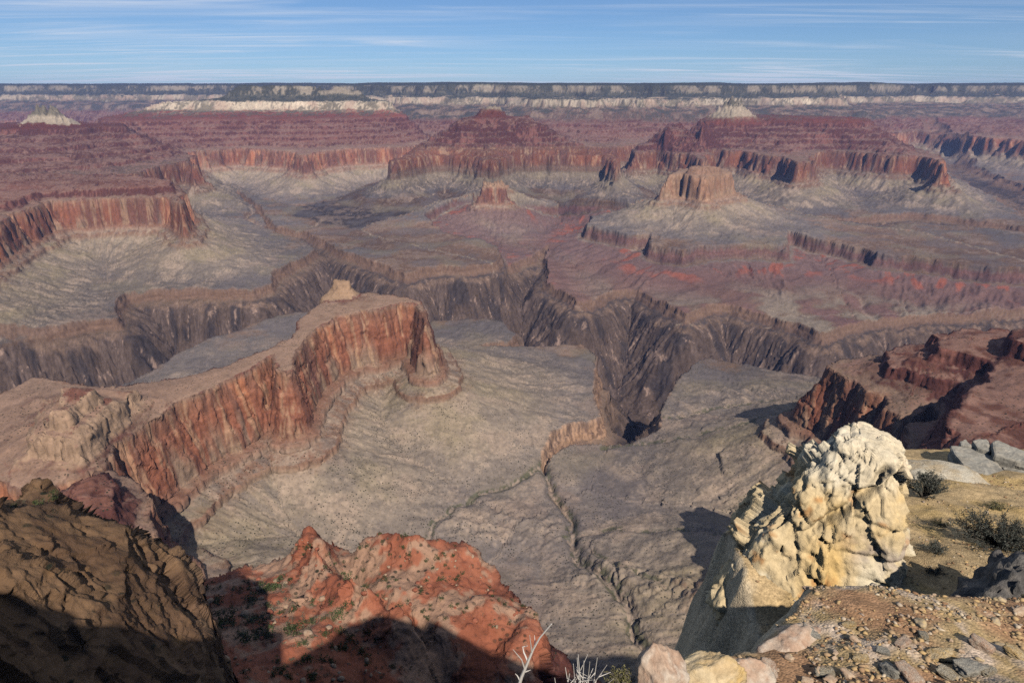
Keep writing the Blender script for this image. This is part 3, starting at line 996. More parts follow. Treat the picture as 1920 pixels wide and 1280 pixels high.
def add_obj(name, me, label=None, cat=None, group=None, kind=None, parent=None, loc=None):
    o = bpy.data.objects.new(name, me)
    COL.objects.link(o)
    if label:
        o['label'] = label
    if cat:
        o['category'] = cat
    if group:
        o['group'] = group
    if kind:
        o['kind'] = kind
    if parent:
        o.parent = parent
    if loc is not None:
        o.location = loc
    return o


# ------------------------------------------------------------------ cut the grid into pieces of terrain
FEAT_INFO = {
    1: ('mesa', 'long tan and red walled ridge running across the middle distance'),
    3: ('saddle', 'grey ledgy saddle between the headland and the long ridge'),
    4: ('spur', 'dark red stepped spur on the right with a sheer end wall'),
    5: ('mesa', 'low red walled mesa at the left edge'),
    6: ('butte', 'terraced red butte on the left with a pale cone on top'),
    8: ('temple_butte', 'broad flat topped butte with a cream band, centre left'),
    9: ('temple_butte', 'dark red pyramid butte in the centre above an orange wall'),
    10: ('butte', 'small dark red lobe left of the pale coned butte'),
    11: ('temple_butte', 'wide red butte on the right topped by a pale cone'),
    13: ('butte', 'low tan butte with pale skirts in front of the right butte'),
    16: ('north_rim', 'level far rim with a pale band and dark forest'),
    17: ('south_rim', 'red spur and cliffs of the near canyon wall'),
}
MERGE = {2: 1, 7: 6, 12: 11, 14: 9, 15: 16}
lab = LAB.astype(np.int32)
for a, b in MERGE.items():
    lab[lab == a] = b
region = np.where(DG > 4, 101, np.where((U2 < -430) & (lab != 16), 100, lab))
faceid = region[:-1, :-1]
idx = np.arange(NC * NR, dtype=np.int32).reshape(NC, NR)
quads = np.stack([idx[:-1, :-1], idx[1:, :-1], idx[1:, 1:], idx[:-1, 1:]], -1).reshape(-1, 4)
faceid = faceid.ravel()
PV, NV, CV = P.reshape(-1, 3), N1.reshape(-1, 3), C.reshape(-1, 3)
INFO = dict(FEAT_INFO)
INFO[100] = ('platform', 'grey desert platform spread below the buttes')
INFO[101] = ('inner_gorge', 'dark rock gorge cut into the grey platform')
for rid in np.unique(faceid):
    q = quads[faceid == rid]
    used, inv = np.unique(q, return_inverse=True)
    nm, lb = INFO[int(rid)]
    me = mesh_from(nm, PV[used], inv.reshape(-1, 4), M_ROCK, None, CV[used], smooth=False)
    add_obj(nm, me, label=lb, kind='structure')

# the rest of the rim plateau, beside and behind the viewer
t = np.linspace(TH, 2 * math.pi - TH, 300).astype(np.float32)
l = np.linspace(math.log(R0), math.log(5000), 130).astype(np.float32)
tg, lg = np.meshgrid(t, l, indexing='ij')
xg, yg = (np.exp(lg) * np.sin(tg)).astype(np.float32), (np.exp(lg) * np.cos(tg)).astype(np.float32)
fg = base_fields(xg, yg)
sg, ug, dGg, dRg = relief(xg, yg, fg)
Pg = np.stack([xg, yg, sg + DIP * yg], -1)
Ng = grid_normals(Pg)
Cg = bed_colour(xg, yg, sg, ug, dGg, dRg, Ng[..., 2], fg)
ig = np.arange(300 * 130, dtype=np.int32).reshape(300, 130)
qg = np.stack([ig[:-1, :-1], ig[1:, :-1], ig[1:, 1:], ig[:-1, 1:]], -1).reshape(-1, 4)
add_obj('rim_plateau', mesh_from('rim_plateau', Pg.reshape(-1, 3), qg, M_ROCK, None, Cg.reshape(-1, 3)),
        label='scrubby plateau and cliffs beside and behind the viewpoint', kind='structure')
print('terrain', time.time() - T0)

# ------------------------------------------------------------------ haze
hz = bpy.data.meshes.new('haze')
zt = max(float(PV[:, 2].max()), float(Pg[..., 2].max()), 30.0) + 25.0
zb = min(float(PV[:, 2].min()), float(Pg[..., 2].min())) - 1.5
hx0, hx1, hy0, hy1 = -26500.0, 26500.0, -6500.0, 33600.0
hv = [(a, b, c) for a in (hx0, hx1) for b in (hy0, hy1) for c in (zb, zt)]
hz.from_pydata(hv, [], [(0, 1, 3, 2), (4, 6, 7, 5), (0, 4, 5, 1), (2, 3, 7, 6), (0, 2, 6, 4), (1, 5, 7, 3)])
mh = bpy.data.materials.new('haze')
mh.use_nodes = True
mh.node_tree.nodes.clear()
pv = mh.node_tree.nodes.new('ShaderNodeVolumePrincipled')
pv.inputs['Color'].default_value = (0.34, 0.48, 0.96, 1)
pv.inputs['Density'].default_value = 1.8e-5
pv.inputs['Anisotropy'].default_value = 0.0
mo = mh.node_tree.nodes.new('ShaderNodeOutputMaterial')
mh.node_tree.links.new(pv.outputs[0], mo.inputs['Volume'])
hz.materials.append(mh)
add_obj('haze', hz, label='thin blue haze filling the canyon', kind='stuff')

# ------------------------------------------------------------------ foreground: rim ledge, rocks, shrubs
rng = random.Random(5)
nrs = np.random.RandomState(8)


def world_at(u, v, y):
    """point at northing y on a bearing read off the photograph"""
    x, a = (u - 960) / FOC, (640 - v) / FOC
    yy, zz_ = CP + a * SP, -SP + a * CP
    t = y / yy
    return (t * x, y, t * zz_)


def world_z(u, v, z):
    x, a = (u - 960) / FOC, (640 - v) / FOC
    yy, zz_ = CP + a * SP, -SP + a * CP
    t = z / zz_
    return (t * x, t * yy)


def rock_material(name, cols, scale, bump, spec=0.15, rough=0.9):
    m, nt, b = mat_new(name)
    at_ = node(nt, 'ShaderNodeAttribute', attribute_name='bed')
    tc_ = node(nt, 'ShaderNodeTexCoord')
    pos = tc_.outputs['Object']
    b.inputs['Roughness'].default_value = rough
    b.inputs['Specular IOR Level'].default_value = spec
    f1 = n_range(nt, n_noise(nt, pos, scale, 6, 0.62, 0.6), 0.38, 0.62)
    f2 = n_range(nt, n_noise(nt, pos, scale * 3.7, 6, 0.65, 0.3), 0.45, 0.68)
    f3 = n_range(nt, n_noise(nt, pos, scale * 14, 4, 0.7), 0.3, 0.7, 0.78, 1.22, False)
    c = n_mix(nt, f1, cols[0], cols[1])
    c = n_mix(nt, n_math(nt, 'MULTIPLY', f2, 0.7), c, cols[2])
    cm = node(nt, 'ShaderNodeCombineXYZ')
    for i in range(3):
        nt.links.new(f3, cm.inputs[i])
    c = n_mix(nt, 1.0, c, cm.outputs[0], 'MULTIPLY')
    nt.links.new(c, b.inputs['Base Color'])
    h = n_math(nt, 'ADD', n_math(nt, 'MULTIPLY', n_noise(nt, pos, scale * 4, 8, 0.68, 0.4), 1.0), n_math(nt, 'MULTIPLY', n_noise(nt, pos, scale * 22, 4, 0.7), 0.22))
    n_bump(nt, b, h, 1.0, bump)
    return m


M_CREAM = rock_material('cream limestone', [lin(206, 184, 146), lin(190, 158, 112), lin(210, 172, 100)], 1.3, 0.03)
M_GREY = rock_material('weathered grey limestone', [lin(158, 152, 138), lin(134, 128, 116), lin(172, 160, 140)], 1.5, 0.02)
M_PALE = rock_material('whitish limestone', [lin(198, 186, 162), lin(180, 160, 128), lin(208, 196, 172)], 1.6, 0.05)
M_DARK = rock_material('dark pitted limestone', [lin(118, 112, 104), lin(92, 88, 84), lin(140, 130, 118)], 2.5, 0.04)
M_PINK = rock_material('pink cream limestone', [lin(186, 162, 138), lin(172, 136, 110), lin(200, 186, 166)], 2.2, 0.015)
M_SPURROCK = rock_material('pale fallen rock', [lin(166, 138, 112), lin(144, 112, 90), lin(178, 158, 132)], 0.5, 0.3)
M_REDROCK = rock_material('red fallen rock', [lin(150, 88, 66), lin(128, 74, 56), lin(168, 116, 90)], 0.5, 0.3)


def ico(sub):
    bm = bmesh.new()
    bmesh.ops.create_icosphere(bm, subdivisions=sub, radius=1.0)
    v = np.array([q.co[:] for q in bm.verts], np.float32)
    f = np.array([[q.index for q in p.verts] for p in bm.faces], np.int32)
    bm.free()
    return v, f


ICO = {k: ico(k) for k in (1, 2, 3, 4, 5)}


def rock_verts(sub, seed, scale, cuts=14, rough=0.10, box=False):
    v, f = ICO[sub]
    rs = np.random.RandomState(seed)
    n = rs.normal(size=(cuts, 3))
    n /= np.linalg.norm(n, axis=1, keepdims=True)
    d0 = (0.72 if cuts > 8 else 0.45) + 0.28 * rs.rand(cuts)
    if box:
        n = np.concatenate([np.eye(3), -np.eye(3), n])
        d0 = np.concatenate([np.full(6, 0.72), d0 + 0.25])
    dots = v @ n.T
    rad = np.where(dots > 0.05, d0 / np.maximum(dots, 0.05), 9).min(1)
    rad = np.minimum(rad, 1.15)
    q = (v * rad[:, None]).astype(np.float32)
    nn = crag(q[:, 0], q[:, 1], q[:, 2], 0.55, seed % 7) * rough * 0.7 + facet(q[:, 0], q[:, 1], q[:, 2], 0.42, seed) * rough * 1.3 + facet(q[:, 0], q[:, 1], q[:, 2], 0.15, seed + 9) * rough * 0.5
    q = q * (1 + nn[:, None])
    return q * np.array(scale, np.float32), f


def rock_mesh(name, sub, seed, scale, mat, cuts=14, rough=0.10, box=False, smooth=False):
    q, f = rock_verts(sub, seed, scale, cuts, rough, box)
    return mesh_from(name, q, f, mat, smooth=smooth)


# --- ground of the ledge
EDGE = [(-60, -60), (-14, -14), (-6, -1), (-2.5, 1), (-.7, 1.7), (-.25, 2.6), (.15, 3.3), (0.9, 3.62), (1.5, 4.0), (2.0, 4.8), (2.9, 5.45), (3.7, 6.1),
        (3.6, 7.2), (3.3, 8.2), (3.7, 9.4), (5, 10.4), (6.3, 11.2), (7.3, 13), (8.8, 15.3), (11, 16.6), (14, 17), (22, 14), (40, 4), (60, -10), (60, -60)]
gx_ = np.concatenate([np.linspace(-60, -3, 24)[:-1], np.linspace(-3, 0, 40)[:-1], np.linspace(0, 12.5, 220)[:-1], np.linspace(12.5, 20, 50)[:-1], np.linspace(20, 60, 24)])
gy_ = np.concatenate([np.linspace(-60, -2, 20)[:-1], np.linspace(-2, 2.5, 40)[:-1], np.linspace(2.5, 17.5, 230)[:-1], np.linspace(17.5, 50, 30)])


def ledge_z(x, y):
    x, y = np.asarray(x, np.float32), np.asarray(y, np.float32)
    z = np.interp(y, [-60, 0, 2, 3.7, 5.2, 6.5, 8, 10, 12.5, 14.5, 16, 18, 60], [2, -1.7, -2.75, -3.9, -4.5, -5.5, -6.3, -6.95, -7.6, -8.2, -8.8, -10, -30]).astype(np.float32)
    # mound in front of the pinnacle, hollow between
    z = z + 0.25 * np.exp(-((x - 3.4) / 1.1) ** 2 - ((y - 4.7) / 0.8) ** 2)
    z = z - 1.0 * sstep(5.2, 6.3, y) * sstep(8.6, 7.4, y) * sstep(5.6, 4.8, x)
    z = z - 0.25 * sstep(4.6, 5.4, x) * sstep(5.2, 6.2, y) * sstep(8.2, 7.2, y)
    d = seg_dist(x, y, EDGE)
    nse = 0.35 * fbm(x, y, 1.6, 3, 5) + 0.1 * fbm(x, y, 0.4, 2, 9)
    out = np.maximum(-(d + nse), 0)
    z = z - 3.2 * out
    z = z + 0.10 * fbm(x, y, 1.3, 4, 15) + 0.05 * (ridged(x, y, 0.5, 3, 25) - 0.5) * sstep(8, 5, y)
    # bedding steps near the lip
    return z, d + nse


GXm, GYm = np.meshgrid(gx_, gy_, indexing='ij')
GXm, GYm = GXm.astype(np.float32), GYm.astype(np.float32)
GZm, GD = ledge_z(GXm, GYm)
GP = np.stack([GXm, GYm, GZm], -1)
GN = grid_normals(GP)
n_a = fbm(GXm, GYm, 1.1, 4, 31)
n_b = fbm(GXm, GYm, 0.25, 3, 33)
gc = np.broadcast_to(lin(178, 152, 112), GP.shape)
gc = mixc(gc, lin(186, 156, 104), sstep(-0.1, 0.5, n_a))
gc = mixc(gc, lin(156, 116, 86), sstep(7.2, 6.2, GYm) * sstep(-0.15, 0.3, -n_a + 0.3 * n_b) * 0.8)
gc = mixc(gc, lin(192, 170, 146), sstep(7.2, 6.2, GYm) * sstep(0.1, 0.5, n_a + 0.4 * n_b))
gc = mixc(gc, lin(196, 176, 144), sstep(0.85, 0.6, GN[..., 2]))
gc = gc * (1 + 0.25 * n_b)[..., None]


def ledge_material():
    m, nt, b = mat_new('rim ledge')
    at_ = node(nt, 'ShaderNodeAttribute', attribute_name='bed')
    geo = node(nt, 'ShaderNodeNewGeometry')
    pos = geo.outputs['Position']
    k = n_range(nt, n_noise(nt, pos, 14, 6, 0.7), 0.3, 0.7, 0.7, 1.3, False)
    vo = node(nt, 'ShaderNodeTexVoronoi')
    vo.inputs['Scale'].default_value = 45
    nt.links.new(pos, vo.inputs['Vector'])
    sp = node(nt, 'ShaderNodeSeparateColor')
    nt.links.new(vo.outputs['Color'], sp.inputs[0])
    k = n_math(nt, 'MULTIPLY', k, n_range(nt, sp.outputs[0], 0, 1, 0.75, 1.2, False))
    cm = node(nt, 'ShaderNodeCombineXYZ')
    for i in range(3):
        nt.links.new(k, cm.inputs[i])
    nt.links.new(n_mix(nt, 1.0, at_.outputs['Color'], cm.outputs[0], 'MULTIPLY'), b.inputs['Base Color'])
    h = n_math(nt, 'ADD', n_math(nt, 'MULTIPLY', vo.outputs['Distance'], -0.9), n_noise(nt, pos, 9, 7, 0.7))
    n_bump(nt, b, h, 0.6, 0.015)
    return m


M_LEDGE = ledge_material()
gi = np.arange(GXm.size, dtype=np.int32).reshape(GXm.shape)
gq = np.stack([gi[:-1, :-1], gi[1:, :-1], gi[1:, 1:], gi[:-1, 1:]], -1).reshape(-1, 4)
add_obj('rim_ground', mesh_from('rim_ground', GP.reshape(-1, 3), gq, M_LEDGE, None, np.clip(gc, 0.01, 0.9).reshape(-1, 3)),
        label='tan gravelly rock ledge at the viewpoint', kind='structure')


def lz(x, y):
    return float(ledge_z(np.array([x], np.float32), np.array([y], np.float32))[0][0])


# --- the cream pinnacle: stacked uneven outlines, broad face towards the viewer
PC = np.array([4.95, 8.75])
PE1, PE2 = np.array([0.917, -0.399]), np.array([0.399, 0.917])


def pin_pt(u, v):
    x, a = (u - 960) / FOC, (640 - v) / FOC
    d = np.array([x, CP + a * SP])
    t = PC.dot(PE2) / d.dot(PE2)
    return (t * d - PC).dot(PE1), t * (-SP + a * CP)


def pinnacle():
    na, nh = 330, 270
    L_ = sorted([pin_pt(u, v)[::-1] for u, v in [(1322, 1280), (1326, 1190), (1332, 1130), (1347, 1060), (1374, 990), (1420, 948), (1450, 918), (1480, 890), (1500, 865), (1530, 848), (1572, 828), (1598, 815)]])
    R_ = sorted([pin_pt(u, v)[::-1] for u, v in [(1850, 1280), (1775, 1190), (1737, 1120), (1716, 1060), (1700, 1000), (1708, 950), (1702, 900), (1708, 866), (1690, 850), (1645, 832), (1612, 815)]])
    ztop = max(L_[-1][0], R_[-1][0])
    hz_ = np.linspace(0, 1, nh)
    zl = ztop - 9.0 * hz_ ** 1.35
    xl = np.interp(zl, [-14] + [q[0] for q in L_], [L_[0][1] - 0.5] + [q[1] for q in L_])
    xr = np.interp(zl, [-14] + [q[0] for q in R_], [R_[0][1] + 1.2] + [q[1] for q in R_])
    mid_, half_ = (xl + xr) / 2, (xr - xl) / 2
    xl, xr = mid_ - half_ * 0.93, mid_ + half_ * 0.93
    dep = np.interp(ztop - zl, [0, 0.15, 0.5, 2.0, 4, 9], [0.25, 0.42, 0.6, 0.85, 1.3, 2.2])
    ph = np.linspace(0, 2 * math.pi, na, endpoint=False)
    ce, se = np.cos(ph), np.sin(ph)
    k = 5.0
    rad = 1 / (np.abs(ce) ** k + np.abs(se) ** k) ** (1 / k)
    A_ = (xl + xr)[:, None] / 2 + (xr - xl)[:, None] / 2 * (rad * ce)[None]
    B_ = dep[:, None] * (rad * se)[None] + (ztop - zl)[:, None] * -0.10 + 0.15
    Z_ = np.repeat(zl[:, None], na, 1)
    Pp = np.stack([A_, B_, Z_], -1).astype(np.float32)
    tx, ty, tz = [Pp[..., q].ravel() for q in range(3)]
    nrm = np.cross(np.roll(Pp, -1, 1) - np.roll(Pp, 1, 1), np.gradient(Pp, axis=0))
    nrm /= np.linalg.norm(nrm, axis=-1, keepdims=True) + 1e-9
    cen = np.stack([(xl + xr) / 2, 0 * xl, zl], -1)[:, None, :]
    nrm *= np.sign((nrm * (Pp - cen)).sum(-1, keepdims=True) + 1e-9)
    left = sstep(0.35, -0.45, tx)
    wx = tx + 0.03 * vnoise3(tx * 2.2, ty * 2.2, tz * 2.2, 11)
    wz = tz + 0.03 * vnoise3(tx * 2.2, ty * 2.2, tz * 2.2, 12)
    d = facet(wx + 0.3 * wz, ty, wz * 0.7, 0.80, 7, 1.2) * 0.15 + facet(wx + 0.2 * wz, ty, wz * 0.55, 0.36, 13, 1.1) * (0.08 + 0.03 * left)
    d += facet(wx, ty, wz * 0.5, 0.13, 23, 1.0) * (0.028 + 0.030 * left) + facet(tx, ty, tz, 0.055, 33, 0.9) * 0.012 + crag(tx, ty, tz * 0.40, 0.20, 4) * (0.003 + 0.028 * left)
    # bedding joints across the right half, a slanting cleft through the head, a hollow at the right foot
    for zb_, dp in ((-5.55, 0.05), (-6.05, 0.09), (-6.6, 0.05), (-7.0, 0.04)):
        d -= dp * np.exp(-((tz - zb_ + 0.10 * tx + 0.05 * vnoise3(tx * 3, ty * 3, tz, 5)) / 0.035) ** 2) * sstep(-0.3, 0.3, tx)
    s1 = (tx - 0.05) * 0.78 - (tz + 5.35) * 0.62 + 0.10 * vnoise3(tx * 3, ty * 3, tz * 3, 3)
    along = (tx - 0.05) * 0.62 + (tz + 5.35) * 0.78
    d -= 0.22 * np.exp(-(s1 / 0.06) ** 2) * sstep(-0.8, -0.5, along) * sstep(0.7, 0.5, along)
    d -= 0.26 * np.exp(-((tx - 0.72) / 0.20) ** 2 - ((tz + 7.05) / 0.34) ** 2)
    d += 0.12 * np.exp(-((tx - 1.0) / 0.22) ** 2 - ((tz + 6.95) / 0.3) ** 2)
    d = d * (0.2 + 0.8 * sstep(0.0, 0.04, np.repeat(hz_, na)))
    Pp = Pp + nrm * d.reshape(nh, na, 1)
    edge = Pp[0].copy()
    for _ in range(40):
        edge = (np.roll(edge, 1, 0) + edge + np.roll(edge, -1, 0)) / 3
    top = edge.mean(0)
    top[2] = edge[:, 2].mean() + 0.03
    rings = []
    for t in np.linspace(0.05, 0.97, 24):
        q = top + ((edge * (1 - t ** 6) + Pp[0] * t ** 6) - top) * t
        qx, qy = q[:, 0].astype(np.float32), q[:, 1].astype(np.float32)
        q[:, 2] += (1 - t ** 6) * (0.05 * fbm(qx, qy, 0.5, 4, 3) + 0.03 * facet(qx, qy, qx * 0, 0.3, 8))
        rings.append(q)
    Pall = np.concatenate([np.stack(rings), Pp], 0)
    H = Pall.shape[0]
    ii = np.arange(H * na, dtype=np.int32).reshape(H, na)
    jj = np.roll(ii, -1, 1)
    f = np.stack([ii[:-1], ii[1:], jj[1:], jj[:-1]], -1).reshape(-1, 4)
    V = Pall.reshape(-1, 3).astype(np.float32)
    x, y, z = V[:, 0], V[:, 1], V[:, 2]
    a1 = vnoise3(x * 1.4, y * 1.4, z * 1.6, 1) + 0.5 * vnoise3(x * 3.4, y * 3.4, z * 4, 2)
    a2 = vnoise3(x * 5, y * 5, z * 7, 3) + 0.6 * vnoise3(x * 11, y * 11, z * 14, 4)
    a3 = vnoise3(x * 22, y * 22, z * 22, 5)
    c = np.broadcast_to(lin(208, 184, 142), V.shape)
    c = mixc(c, lin(212, 172, 100), sstep(-0.1, 0.7, a1 + 0.3 * a2) * sstep(-0.9, 0.3, x) * 0.9)
    c = mixc(c, lin(218, 204, 174), sstep(0.1, 0.8, -a1 + 0.4 * a2) * 0.75)
    c = mixc(c, lin(172, 122, 72), sstep(0.5, 1.0, a2 + 0.35 * a1) * 0.75)
    band = np.exp(-((z + 5.95 + 0.15 * x) / 0.2) ** 2) * sstep(-0.2, 0.3, x)
    c = mixc(c, lin(164, 146, 132), band * sstep(-0.6, 0.3, a2) * 0.8)
    c = mixc(c, lin(222, 208, 180), sstep(-5.25, -5.05, z) * 0.7)
    c = c * (1 + 0.12 * a3 + 0.10 * a2)[:, None]
    W = np.stack([PC[0] + x * PE1[0] + y * PE2[0], PC[1] + x * PE1[1] + y * PE2[1], z], -1)
    return W.astype(np.float32), f, np.clip(c, 0.02, 0.85)


def attr_rock_material(name, scale, bump):
    m, nt, b = mat_new(name)
    at_ = node(nt, 'ShaderNodeAttribute', attribute_name='bed')
    pos = node(nt, 'ShaderNodeNewGeometry').outputs['Position']
    k = n_range(nt, n_noise(nt, pos, scale * 6, 6, 0.7), 0.3, 0.7, 0.82, 1.16, False)
    cm = node(nt, 'ShaderNodeCombineXYZ')
    for i in range(3):
        nt.links.new(k, cm.inputs[i])
    nt.links.new(n_mix(nt, 1.0, at_.outputs['Color'], cm.outputs[0], 'MULTIPLY'), b.inputs['Base Color'])
    h = n_math(nt, 'ADD', n_noise(nt, pos, scale * 3, 8, 0.7, 0.5), n_math(nt, 'MULTIPLY', n_noise(nt, pos, scale * 20, 4, 0.7), 0.25))
    n_bump(nt, b, h, 1.0, bump)
    return m


V, f, c = pinnacle()
M_PIN = attr_rock_material('cream pinnacle rock', 3.0, 0.022)
add_obj('rock_pinnacle', mesh_from('rock_pinnacle', V, f, M_PIN, None, c, smooth=False),
        'tall cream and yellow limestone pinnacle rising at the canyon edge', 'pinnacle')


# --- grey slabs at the right
def slab(name, uv, ztop, thick, seed, tilt=0.0):
    pts = [world_z(u, v, ztop) for u, v in uv]
    cx, cy = np.mean([p[0] for p in pts]), np.mean([p[1] for p in pts])
    bm = bmesh.new()
    vs_ = [bm.verts.new((cx + (x - cx) * 0.985, cy + (y - cy) * 0.985, tilt * (y - cy))) for x, y in pts]
    fc = bm.faces.new(vs_)
    if fc.normal.z < 0:
        fc.normal_flip()
    bm.normal_update()
    ex = bmesh.ops.extrude_face_region(bm, geom=[fc])
    nv = [q for q in ex['geom'] if isinstance(q, bmesh.types.BMVert)]
    for q in nv:
        q.co.z -= thick
        q.co.x = cx + (q.co.x - cx) * 0.98
        q.co.y = cy + (q.co.y - cy) * 0.98
    bm.normal_update()
    bmesh.ops.recalc_face_normals(bm, faces=bm.faces[:])
    bmesh.ops.bevel(bm, geom=bm.edges[:], offset=0.035, segments=2, affect='EDGES', profile=0.6)
    bmesh.ops.triangulate(bm, faces=[q for q in bm.faces if len(q.verts) > 4])
    for _ in range(4):
        long = [e for e in bm.edges if e.calc_length() > 0.09]
        if not long:
            break
        bmesh.ops.subdivide_edges(bm, edges=long, cuts=1, use_grid_fill=True)
    bm.normal_update()
    for q in bm.verts:
        x, y, z = [np.array([t + o], np.float32) for t, o in zip(q.co, (0, 0, seed))]
        lay = math.sin(q.co.z * 26 + seed + 2 * float(vnoise3(x, y, z, 1)[0])) * 0.012 * (1 - abs(q.normal.z))
        q.co += q.normal * (float(crag(x, y, z * 2.0, 0.5, seed)[0]) * 0.03 + float(crag(x, y, z * 3, 0.15, seed)[0]) * 0.012 + lay)
    bmesh.ops.triangulate(bm, faces=bm.faces[:])
    me = bpy.data.meshes.new(name)
    for q in bm.verts:
        q.co.x -= cx
        q.co.y -= cy
    bm.to_mesh(me)
    bm.free()
    me.materials.append(M_GREY)
    return me, (cx, cy, ztop)


SLABS = [
    ([(1782, 836), (1827, 841), (1860, 849), (1864, 862), (1893, 897), (1889, 905), (1862, 893), (1815, 880), (1790, 852)], -7.75, 0.62, 'largest grey slab boulder, flat topped, at the right edge of the ledge'),
    ([(1868, 863), (1925, 866), (1975, 905), (1960, 960), (1899, 922), (1896, 897)], -7.80, 0.60, 'grey slab boulder cut by the right edge of the picture, below the others'),
    ([(1861, 828), (1869, 825), (1911, 842), (1960, 858), (1955, 872), (1905, 862), (1864, 851)], -7.55, 0.42, 'thin grey slab lying across the back of the slab pile'),
    ([(1823, 826), (1850, 821), (1857, 830), (1857, 846), (1832, 838)], -7.62, 0.55, 'small four-sided grey block behind the largest slab'),
    ([(1800, 828), (1810, 823), (1828, 838), (1815, 837), (1802, 834)], -7.70, 0.5, 'smallest grey block at the left back of the slab pile'),
]
for i, (uv, zt_, th_, lb) in enumerate(SLABS):
    me, loc = slab('slab_boulder', uv, zt_, th_, i + 2, 0.02)
    add_obj('slab_boulder', me, lb, 'boulder', 'grey slabs stacked at the ledge end', loc=loc)

# --- single rocks
def put_rock(u, v, y, scale, mat, seed, label, name='boulder', sub=5, cuts=16, rough=0.08, box=False, rot=0.0, group=None, dz=0.0):
    x, yy, z = world_at(u, v, y)
    me = rock_mesh(name, sub, seed, scale, mat, cuts, rough, box)
    o = add_obj(name, me, label, 'rock', group, loc=(x, yy, z + dz))
    o.rotation_euler = (rng.uniform(-.15, .15), rng.uniform(-.15, .15), rot)
    return o


put_rock(1790, 930, 12.3, (1.45, 1.25, 0.5), M_PALE, 21, 'broad pale sloping rock below the grey slabs', 'rock_ledge', cuts=9, rough=0.04, rot=0.5, dz=-0.18)
put_rock(1905, 1160, 6.4, (0.62, 0.55, 0.75), M_DARK, 33, 'dark pitted grey boulder at the right edge of the picture', cuts=22, rough=0.20, rot=0.4)
put_rock(1900, 1235, 5.6, (0.50, 0.42, 0.42), M_DARK, 35, 'low dark grey rock under the pitted boulder', cuts=22, rough=0.18, rot=1.4)
put_rock(1236, 1268, 3.5, (0.17, 0.16, 0.20), M_PINK, 41, 'pale rounded boulder beside the dry bush at the bottom edge', cuts=18, rough=0.05)
put_rock(1330, 1268, 3.62, (0.25, 0.17, 0.17), M_CREAM, 44, 'cream boulder with an orange stain at the bottom edge', cuts=18, rough=0.08, rot=0.3)
put_rock(1395, 1268, 3.72, (0.17, 0.15, 0.12), M_PINK, 47, 'small whitish rock right of the orange stained boulder', cuts=18, rough=0.08)
put_rock(1480, 1235, 4.25, (0.42, 0.22, 0.16), M_PINK, 51, 'pink cream slab lying on the mound below the pinnacle', cuts=14, rough=0.06, rot=0.75)
put_rock(1555, 1205, 4.9, (0.30, 0.20, 0.12), M_PINK, 52, 'flat pinkish rock at the crest of the gravel mound', cuts=14, rough=0.08, rot=0.4)
put_rock(1715, 1245, 4.5, (0.24, 0.2, 0.22), M_DARK, 55, 'brown shaded rock in the hollow of the gravel mound', cuts=16, rough=0.12, rot=0.2)
put_rock(1790, 1215, 5.1, (0.38, 0.28, 0.2), M_PINK, 57, 'rounded tan rock right of the gravel mound', cuts=16, rough=0.07, rot=0.9)
put_rock(1750, 1262, 4.5, (0.2, 0.16, 0.14), M_GREY, 59, 'grey streaked rock at the bottom edge right of the mound', cuts=12, rough=0.07, rot=0.9)
put_rock(1880, 1270, 4.9, (0.42, 0.3, 0.2), M_PINK, 61, 'low tan rock in the bottom right corner', cuts=16, rough=0.07, rot=0.2)
put_rock(1650, 1190, 5.15, (0.34, 0.16, 0.10), M_CREAM, 63, 'narrow cream rock at the foot of the pinnacle', cuts=14, rough=0.08, rot=-0.4)

# --- angular rubble round the mound
RUB = [rock_mesh('rubble_rock', 4, 90 + i, (1, 0.75, 0.6), m_, 8, 0.12, box=True) for i, m_ in enumerate((M_PINK, M_PALE, M_CREAM, M_GREY))]
for i, (u, v, sz) in enumerate([(1440, 1262, .10), (1545, 1268, .07), (1612, 1240, .06), (1668, 1262, .09), (1690, 1212, .07), (1730, 1196, .06), (1762, 1236, .10), (1815, 1258, .12),
                                (1838, 1212, .09), (1850, 1262, .07), (1590, 1176, .06), (1520, 1196, .08), (1702, 1270, .11), (1776, 1272, .08), (1905, 1232, .10), (1655, 1222, .05)]):
    for y in np.linspace(3.2, 7.0, 120):
        x, yy, z = world_at(u, v, y)
        if z < lz(x, yy):
            break
    o = add_obj('rubble_rock', RUB[i % 4], 'angular pale rock lying in the gravel at the bottom right', 'rock', 'angular rocks in the gravel', loc=(x, yy, lz(x, yy) + sz * 0.2))
    o.scale = (sz * 1.2, sz, sz * rng.uniform(0.7, 1.0))
    o.rotation_euler = (rng.uniform(-.3, .3), rng.uniform(-.3, .3), rng.uniform(0, 6.28))

